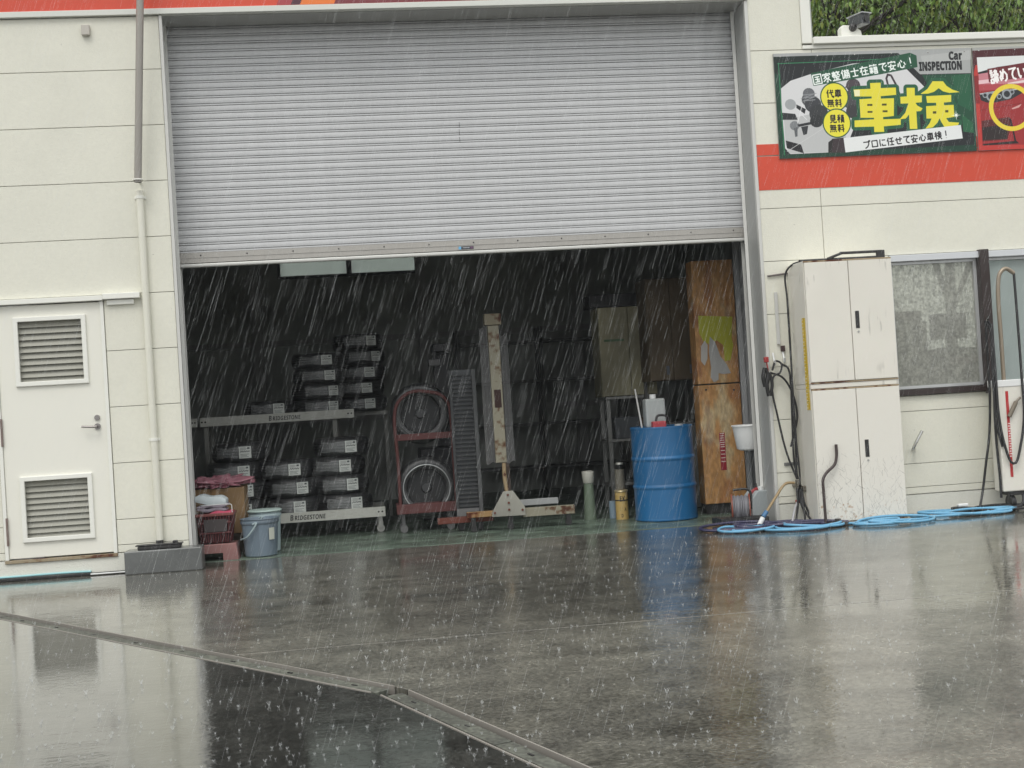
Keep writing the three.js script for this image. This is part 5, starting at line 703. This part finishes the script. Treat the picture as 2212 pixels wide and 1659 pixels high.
// ---------------------------------------------------------------- ochre locker
const ochreTex = tex(512, 1024, (u, v) => {
  const a = fbm(u * 3, v * 6, 3, 6, 5, 161), b = fbm(u * 30, v * 50, 30, 50, 3, 162), c = fbm(u * 6, v * 10, 6, 10, 4, 163);
  let r = 0.84, g = 0.65, l = 0.42; const k = smooth(0.5, 0.68, a); r += k * 0.05; g += k * 0.16; l += k * 0.22; const d = smooth(0.54, 0.75, c); r -= d * 0.1; g -= d * 0.12; l -= d * 0.08; const f = 0.86 + 0.3 * (b - 0.5); return [r * f, g * f, l * f];
}, true);
{ const z1 = -1.15, t = thing('ochre_locker', 'rust stained ochre locker with torn yellow sticker inside the right jamb', 'locker'), m = M(lin(0.85, 0.8, 0.75), 0.65, { map: ochreTex });
  const xl = at(1509, 840, z1).x, xr = at(1607, 960, z1).x, ym = at(1555, 829, z1).y, yt = at(1535, 562, z1).y;
  const part = (name, x0, x1, y0, y1, mm) => { const g = bx(x0, x1, y0, y1, z1 - 0.2, z1, 0.006); { const p = g.attributes.position, uv = g.attributes.uv; for (let i = 0; i < p.count; i++) uv.setXY(i, (p.getX(i) - xl) / 0.5 + p.getZ(i), p.getY(i) / 2.3); } return mesh(name, g, mm, t); };
  part('lower_door', xl, xr, 0.1, ym - 0.006, m); part('upper_door', xl, xr, ym + 0.006, yt, m); mesh('base', bx(xl + 0.01, xr - 0.01, 0.006, 0.098, z1 - 0.19, z1 - 0.02), blackSteel, t);
  const Q = (u, v) => { const c = at(u, v, z1); return [c.x, c.y]; };
  mesh('yellow_sticker', ext([Q(1508, 682), Q(1582, 684), Q(1580, 730), Q(1584, 745), Q(1578, 778), Q(1566, 780), Q(1562, 745), Q(1548, 735), Q(1535, 745), Q(1520, 738), Q(1510, 720)], 0.002, z1 + 0.0005), M(lin(0.36, 0.36, 0.03), 0.6), t);
  mesh('torn_paper', ext([Q(1533, 727), Q(1545, 740), Q(1556, 770), Q(1568, 785), Q(1579, 806), Q(1562, 808), Q(1552, 806), Q(1552, 820), Q(1542, 826), Q(1535, 815), Q(1536, 795), Q(1531, 760)], 0.002, z1 + 0.003), M(lin(0.34, 0.34, 0.33), 0.8), t);
  mesh('torn_paper', ext([Q(1514, 748), Q(1522, 736), Q(1528, 745), Q(1528, 775), Q(1522, 790), Q(1514, 780)], 0.002, z1 + 0.003), M(lin(0.42, 0.4, 0.37), 0.8), t);
  const rw = canvasTex(32, 256, (g) => { g.fillStyle = '#8e2530'; g.fillRect(0, 0, 32, 256); g.fillStyle = '#cfc9bf'; for (let i = 0; i < 11; i++) g.fillRect(4, i * 15 + 4 + (i > 6 ? (i - 6) * 10 : 0), 24, 5); });
  const a = at(1552, 935, z1), b = at(1571, 1015, z1), rg = new THREE.BoxGeometry(0.055, a.y - b.y, 0.003); rg.translate((a.x + b.x) / 2, (a.y + b.y) / 2, z1 + 0.002); mesh('red_tape_strip', rg, M(0xffffff, 0.5, { map: rw }), t);
  for (const u of [1525, 1585]) { const c = at(u, 842, z1); mesh('catch', bx(c.x - 0.008, c.x + 0.008, c.y - 0.008, c.y + 0.008, z1 + 0.0005, z1 + 0.008), blackSteel, t); }
  // grey ribbed panel right of it
  const px0 = at(1602, 830, -0.8).x, pm = M(lin(0.24, 0.245, 0.25), 0.6), t2 = thing('grey_partition', 'grey ribbed metal partition between the ochre locker and the jamb', 'partition');
  mesh('sheet', bx(px0, px0 + 0.55, 0.006, 2.6, -0.83, -0.81), pm, t2); for (let i = 0; i < 8; i++) mesh('rib', bx(px0 + 0.012 + i * 0.065, px0 + 0.042 + i * 0.065, 0.006, 2.6, -0.8095, -0.785, 0.004), pm, t2);
  const w = at(1625, 945, -0.6); const t3 = thing('white_basin', 'white round plastic basin hanging beside the ochre locker', 'basin', null, V(w.x + 0.02, w.y, -0.6));
  mesh('bowl', lathe([[0, -0.085], [0.06, -0.083], [0.085, -0.07], [0.1, 0.03], [0.108, 0.078], [0.114, 0.08], [0.113, 0.088], [0.1, 0.085], [0.078, -0.06], [0, -0.072]], 40), whitePlastic, t3); mesh('hanger', bx(0.06, 0.3, 0.03, 0.05, -0.02, 0.02), steelMat, t3); t3.scale.setScalar(1.35); t3.position.x -= 0.05;
}
// brown and cream cabinets behind
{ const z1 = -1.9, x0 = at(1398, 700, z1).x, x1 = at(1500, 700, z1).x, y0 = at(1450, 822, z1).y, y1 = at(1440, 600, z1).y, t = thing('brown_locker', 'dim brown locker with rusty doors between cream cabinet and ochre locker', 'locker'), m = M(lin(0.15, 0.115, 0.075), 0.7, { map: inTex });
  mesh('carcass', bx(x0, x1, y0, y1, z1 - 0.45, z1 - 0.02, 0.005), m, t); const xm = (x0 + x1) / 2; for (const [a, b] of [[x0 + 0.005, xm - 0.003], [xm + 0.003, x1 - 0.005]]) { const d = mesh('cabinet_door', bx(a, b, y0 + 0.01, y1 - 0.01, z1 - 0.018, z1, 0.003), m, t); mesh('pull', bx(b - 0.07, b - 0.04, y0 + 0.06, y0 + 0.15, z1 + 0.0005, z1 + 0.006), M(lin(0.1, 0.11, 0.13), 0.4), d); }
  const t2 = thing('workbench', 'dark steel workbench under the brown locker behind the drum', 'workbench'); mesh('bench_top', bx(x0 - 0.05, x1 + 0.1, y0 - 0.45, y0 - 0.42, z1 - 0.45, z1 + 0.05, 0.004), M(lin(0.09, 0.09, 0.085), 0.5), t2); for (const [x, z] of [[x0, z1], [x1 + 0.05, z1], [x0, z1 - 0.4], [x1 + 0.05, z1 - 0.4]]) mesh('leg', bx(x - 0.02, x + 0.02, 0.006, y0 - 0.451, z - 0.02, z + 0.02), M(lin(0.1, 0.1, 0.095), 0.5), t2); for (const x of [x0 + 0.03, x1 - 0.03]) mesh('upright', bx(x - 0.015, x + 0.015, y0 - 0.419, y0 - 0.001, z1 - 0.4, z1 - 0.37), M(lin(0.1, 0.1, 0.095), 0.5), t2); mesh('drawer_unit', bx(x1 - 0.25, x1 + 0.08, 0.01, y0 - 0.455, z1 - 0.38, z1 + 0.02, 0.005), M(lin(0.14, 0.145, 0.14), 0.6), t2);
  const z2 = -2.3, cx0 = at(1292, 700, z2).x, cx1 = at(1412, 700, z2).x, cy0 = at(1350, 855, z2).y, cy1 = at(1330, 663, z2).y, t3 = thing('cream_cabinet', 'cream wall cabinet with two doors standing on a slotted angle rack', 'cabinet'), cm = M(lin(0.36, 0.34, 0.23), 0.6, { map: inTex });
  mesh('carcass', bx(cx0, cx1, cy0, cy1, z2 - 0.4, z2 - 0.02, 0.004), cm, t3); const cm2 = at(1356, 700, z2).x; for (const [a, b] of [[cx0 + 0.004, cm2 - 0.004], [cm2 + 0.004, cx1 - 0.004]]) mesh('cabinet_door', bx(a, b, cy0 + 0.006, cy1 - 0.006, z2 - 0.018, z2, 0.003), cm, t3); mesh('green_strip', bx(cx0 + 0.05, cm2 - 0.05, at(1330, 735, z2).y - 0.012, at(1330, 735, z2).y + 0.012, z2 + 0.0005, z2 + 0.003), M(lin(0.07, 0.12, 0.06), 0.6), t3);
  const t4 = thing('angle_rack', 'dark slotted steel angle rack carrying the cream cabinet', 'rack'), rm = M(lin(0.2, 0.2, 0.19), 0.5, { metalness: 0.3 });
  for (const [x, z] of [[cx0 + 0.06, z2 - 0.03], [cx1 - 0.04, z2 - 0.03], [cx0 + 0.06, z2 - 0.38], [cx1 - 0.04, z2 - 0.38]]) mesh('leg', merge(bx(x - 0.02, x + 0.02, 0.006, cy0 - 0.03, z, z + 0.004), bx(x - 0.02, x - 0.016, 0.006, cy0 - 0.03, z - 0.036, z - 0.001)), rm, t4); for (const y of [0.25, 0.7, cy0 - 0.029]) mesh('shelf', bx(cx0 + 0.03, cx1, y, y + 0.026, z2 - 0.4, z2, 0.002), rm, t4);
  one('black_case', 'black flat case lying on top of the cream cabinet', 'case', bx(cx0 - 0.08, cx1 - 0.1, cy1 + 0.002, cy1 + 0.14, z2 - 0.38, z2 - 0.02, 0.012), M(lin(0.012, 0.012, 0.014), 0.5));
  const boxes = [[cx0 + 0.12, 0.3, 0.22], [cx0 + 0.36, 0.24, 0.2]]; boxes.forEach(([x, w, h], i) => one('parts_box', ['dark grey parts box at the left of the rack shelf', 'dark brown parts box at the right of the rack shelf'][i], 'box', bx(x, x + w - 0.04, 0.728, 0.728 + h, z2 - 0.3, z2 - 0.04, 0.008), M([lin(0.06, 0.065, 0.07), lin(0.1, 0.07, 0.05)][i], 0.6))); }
// cable reel and jerry can beside the jamb
{ const z = -0.2, p = at(1600, 1095, z), t = thing('cable_reel', 'grey cable wound on an orange red reel beside the jamb', 'reel', null, V(p.x, 0.006, z)), R = 0.125;
  const disc = (x, m) => { const g = new THREE.CylinderGeometry(R, R, 0.008, 36); g.rotateZ(Math.PI / 2); g.translate(x, R + 0.004, 0); mesh('flange', g, m, t); }; const om = M(lin(0.28, 0.075, 0.045), 0.5); disc(-0.075, om); disc(0.075, om);
  const rings = []; for (let i = 0; i < 12; i++) { const g = new THREE.TorusGeometry(0.105 + 0.005 * Math.sin(i * 2.1), 0.0065, 8, 36); g.rotateY(Math.PI / 2 + 0.05 * Math.sin(i)); g.translate(-0.062 + i * 0.0113, R + 0.004, 0); rings.push(g); } mesh('wound_cable', merge(rings), M(lin(0.2, 0.2, 0.22), 0.5), t); const core = new THREE.CylinderGeometry(0.1, 0.1, 0.14, 28); core.rotateZ(Math.PI / 2); core.translate(0, R + 0.004, 0); mesh('core', core, M(lin(0.13, 0.13, 0.14), 0.6), t);
  mesh('handle', tube([V(0.09, 0.12, 0), V(0.088, 0.27, 0), V(0.06, 0.292, 0), V(-0.06, 0.29, 0)], 0.011, 24), blackSteel, t); t.rotation.y = -0.25; }
{ const z = -0.28, p = at(1634, 1080, z), t = thing('jerry_can', 'translucent white jerry can with a red grip beside the cable reel', 'can', null, V(p.x, 0.006, z));
  mesh('can_body', ext([[-0.09, 0], [0.09, 0], [0.09, 0.2], [0.06, 0.26], [-0.03, 0.26], [-0.09, 0.2]], 0.14, -0.07, 0.01), MP(lin(0.42, 0.46, 0.47), 0.35, { transmission: 0.15, thickness: 0 }), t); mesh('cap', cyl(0.045, 0.27, 0.3, 0, 0.026), whitePlastic, t); mesh('red_grip', tube([V(-0.08, 0.215, 0.02), V(-0.06, 0.255, 0.02), V(0.0, 0.285, 0.02)], 0.016, 14), M(lin(0.3, 0.03, 0.035), 0.5), t); mesh('pump_spout', bar(V(0.0, 0.27, 0), V(0.0, 0.33, 0), 0.012), blackSteel, t); t.rotation.y = 0.3; }
one('dark_mat', 'crumpled dark rubber mat on the floor by the cable reel', 'mat', (() => { const g = new THREE.BoxGeometry(0.42, 0.05, 0.3, 16, 2, 10), p = g.attributes.position; for (let i = 0; i < p.count; i++) p.setY(i, p.getY(i) * (0.5 + fbm(p.getX(i) * 9 + 5, p.getZ(i) * 9 + 5, 64, 64, 3, 171)) + 0.03 * fbm(p.getX(i) * 6 + 9, p.getZ(i) * 6, 64, 64, 2, 172)); g.computeVertexNormals(); g.translate(3.22, 0.032, -0.12); return g; })(), blackRubber);
// dim things deeper in the garage
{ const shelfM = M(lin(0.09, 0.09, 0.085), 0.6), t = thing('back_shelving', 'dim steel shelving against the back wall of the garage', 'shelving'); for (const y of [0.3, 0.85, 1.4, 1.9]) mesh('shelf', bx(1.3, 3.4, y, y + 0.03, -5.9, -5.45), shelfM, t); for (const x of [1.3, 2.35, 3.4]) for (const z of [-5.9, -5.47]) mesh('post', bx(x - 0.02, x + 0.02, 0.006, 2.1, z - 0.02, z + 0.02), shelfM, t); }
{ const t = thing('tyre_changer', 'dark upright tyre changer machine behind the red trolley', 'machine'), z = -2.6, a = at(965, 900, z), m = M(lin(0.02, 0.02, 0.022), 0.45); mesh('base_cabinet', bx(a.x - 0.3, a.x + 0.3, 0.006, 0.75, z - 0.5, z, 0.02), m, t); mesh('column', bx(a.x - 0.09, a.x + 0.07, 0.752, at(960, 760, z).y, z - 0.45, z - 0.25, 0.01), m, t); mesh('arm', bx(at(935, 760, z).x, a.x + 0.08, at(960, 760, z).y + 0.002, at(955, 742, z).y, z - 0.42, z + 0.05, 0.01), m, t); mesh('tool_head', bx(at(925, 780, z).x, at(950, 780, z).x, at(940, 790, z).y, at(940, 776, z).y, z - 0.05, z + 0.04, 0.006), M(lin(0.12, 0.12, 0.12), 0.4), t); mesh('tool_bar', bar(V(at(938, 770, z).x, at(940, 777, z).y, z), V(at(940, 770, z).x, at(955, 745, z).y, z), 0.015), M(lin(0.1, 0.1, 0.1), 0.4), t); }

// ---------------------------------------------------------------- trees behind the annex
const barkMat = M(lin(0.05, 0.042, 0.034), 0.95, { bumpMap: fine, bumpScale: 0.01 });
const leafMat = MP(lin(1, 1, 1), 0.65, { side: THREE.DoubleSide, transmission: 0.45, thickness: 0 });
const leafG = (() => { const w = [0, 0.016, 0.024, 0.02, 0.009, 0], L = 0.115, pos = [], idx = []; w.forEach((h, i) => { const t = i / 5, y = -0.03 * t * t * 1.3, z = L * t; pos.push(-h, y + h * 0.3, z, 0, y, z, h, y + h * 0.3, z); }); for (let i = 0; i < 5; i++) { const b = i * 3; idx.push(b, b + 1, b + 3, b + 1, b + 4, b + 3, b + 1, b + 2, b + 4, b + 2, b + 5, b + 4); } const g = new THREE.BufferGeometry(); g.setAttribute('position', new THREE.Float32BufferAttribute(pos, 3)); g.setIndex(idx); g.computeVertexNormals(); return g; })();
function tree(x, z, h, R, label, n) {
  const t = thing('leafy_tree', label, 'tree', 'trees behind the annex', V(x, 0, z)), limbs = [], tips = [];
  const grow = (a, d, len, r, lv) => { const mid = a.clone().addScaledVector(d, len * 0.5).add(V(rr(-.1, .1), rr(-.05, .1), rr(-.1, .1)).multiplyScalar(len * 0.6)), b = a.clone().addScaledVector(d, len); limbs.push(tube([a, mid, b], r, 6, 6)); if (lv < 4) { const k = lv === 0 ? 6 : 4; for (let i = 0; i < k; i++) { const s = rr(0.45, 1), q = a.clone().lerp(b, s), e = d.clone().multiplyScalar(0.75).add(V(rr(-1, 1), rr(-0.25, 0.8), rr(-1, 1)).multiplyScalar(0.85)).normalize(); grow(q, e, len * rr(0.55, 0.75), r * 0.58, lv + 1); } } if (lv >= 2) for (let i = 0; i < 4; i++) tips.push([a.clone().lerp(b, rr(0.2, 1.05)), d]); };
  grow(V(0, 0, 0), V(0.03, 1, 0).normalize(), h * 0.5, 0.085, 0);
  mesh('trunk', merge(limbs), barkMat, t);
  const im = new THREE.InstancedMesh(leafG, leafMat, n), o = new THREE.Object3D(), c = new THREE.Color();
  for (let i = 0; i < n; i++) { const [p, d] = tips[Math.floor(rnd() * tips.length)]; o.position.copy(p).add(V(rr(-1, 1), rr(-1, 0.7), rr(-1, 1)).multiplyScalar(0.26 * R)); o.rotation.set(rr(0.1, 1.25), rr(0, 6.28), rr(-0.5, 0.5), 'YXZ'); const s = rr(0.55, 1.05); o.scale.set(s, s, s); o.updateMatrix(); im.setMatrixAt(i, o.matrix); const g = rr(0.6, 1.35), y = rnd() < 0.3 ? 1.35 : 1; im.setColorAt(i, c.setRGB(0.21 * g * y, 0.34 * g, 0.06 * g)); }
  im.name = 'crown'; im.castShadow = im.receiveShadow = true; im.userData = { kind: 'stuff' }; t.add(im);
}
seed = 11;
tree(6.6, -8.2, 8.6, 1.5, 'leafy green tree directly behind the parapet with the security camera', 24000);
tree(9.3, -8.6, 9.2, 1.6, 'leafy green tree behind the annex roof above the red sign', 30000);
tree(12.2, -9.8, 9.4, 1.6, 'leafy green tree farther along behind the annex roof', 22000);
tree(8.0, -12.5, 9.8, 1.7, 'leafy green tree standing behind the first row of trees', 9000);

// ---------------------------------------------------------------- rain and splashes
seed = 99;
const rainMat = MP(lin(0.78, 0.8, 0.8), 0.2);
const dropG = new THREE.CylinderGeometry(0.00006, 0.00013, 1, 4, 1); 
{ const n = 13000, im = new THREE.InstancedMesh(dropG, rainMat, n), o = new THREE.Object3D();
  for (let i = 0; i < n; i++) { const z = rr(0.3, 7), d = 10.786 - z, x = d * rr(-0.32, 0.56), y = rr(0.02, 1.3 + d * 0.36); o.position.set(x, y, z); o.rotation.set(rr(-0.04, 0.04), 0, -0.33 + rr(-0.05, 0.05)); const k = rr(0.45, 1.35); o.scale.set(k, rr(0.03, 0.19) * (0.5 + d * 0.06), k); o.updateMatrix(); im.setMatrixAt(i, o.matrix); }
  im.name = 'falling_rain'; im.userData = { kind: 'stuff', label: 'slanting rain falling in front of the garage', category: 'rain' }; scene.add(im); }
{ const parts = []; for (let i = 0; i < 6; i++) { const a = i / 6 * 6.283 + 0.3 * (i % 2), l = 0.012 + 0.008 * ((i * 7) % 3) / 2; parts.push(tube([V(Math.cos(a) * 0.004, 0, Math.sin(a) * 0.004), V(Math.cos(a) * 0.008, l * 0.6, Math.sin(a) * 0.008), V(Math.cos(a) * 0.013, l, Math.sin(a) * 0.013)], 0.0007, 3, 4)); const s = new THREE.SphereGeometry(0.0018, 5, 4); s.translate(Math.cos(a) * 0.0145, l + 0.003, Math.sin(a) * 0.0145); parts.push(s.toNonIndexed()); }
  const g = merge(parts.map((q) => { const r = q.index ? q.toNonIndexed() : q; return r; })), n = 2000, im = new THREE.InstancedMesh(g, MP(lin(0.7, 0.72, 0.72), 0.15), n), o = new THREE.Object3D();
  for (let i = 0; i < n; i++) { const z = 0.15 + 6.4 * Math.pow(rnd(), 0.9), d = 10.786 - z, x = d * rr(-0.3, 0.56); o.position.set(x, 0.001, z); o.rotation.set(rr(-0.2, 0.2), rr(0, 6.28), rr(-0.2, 0.2)); const k = rr(0.14, 0.42) * (rnd() < 0.08 ? 1.5 : 1); o.scale.set(k, k * rr(0.7, 1.5), k); o.updateMatrix(); im.setMatrixAt(i, o.matrix); }
  im.name = 'rain_splashes'; im.userData = { kind: 'stuff', label: 'small crown splashes of rain all over the wet ground', category: 'rain' }; scene.add(im); }

renderer.render(scene, camera);
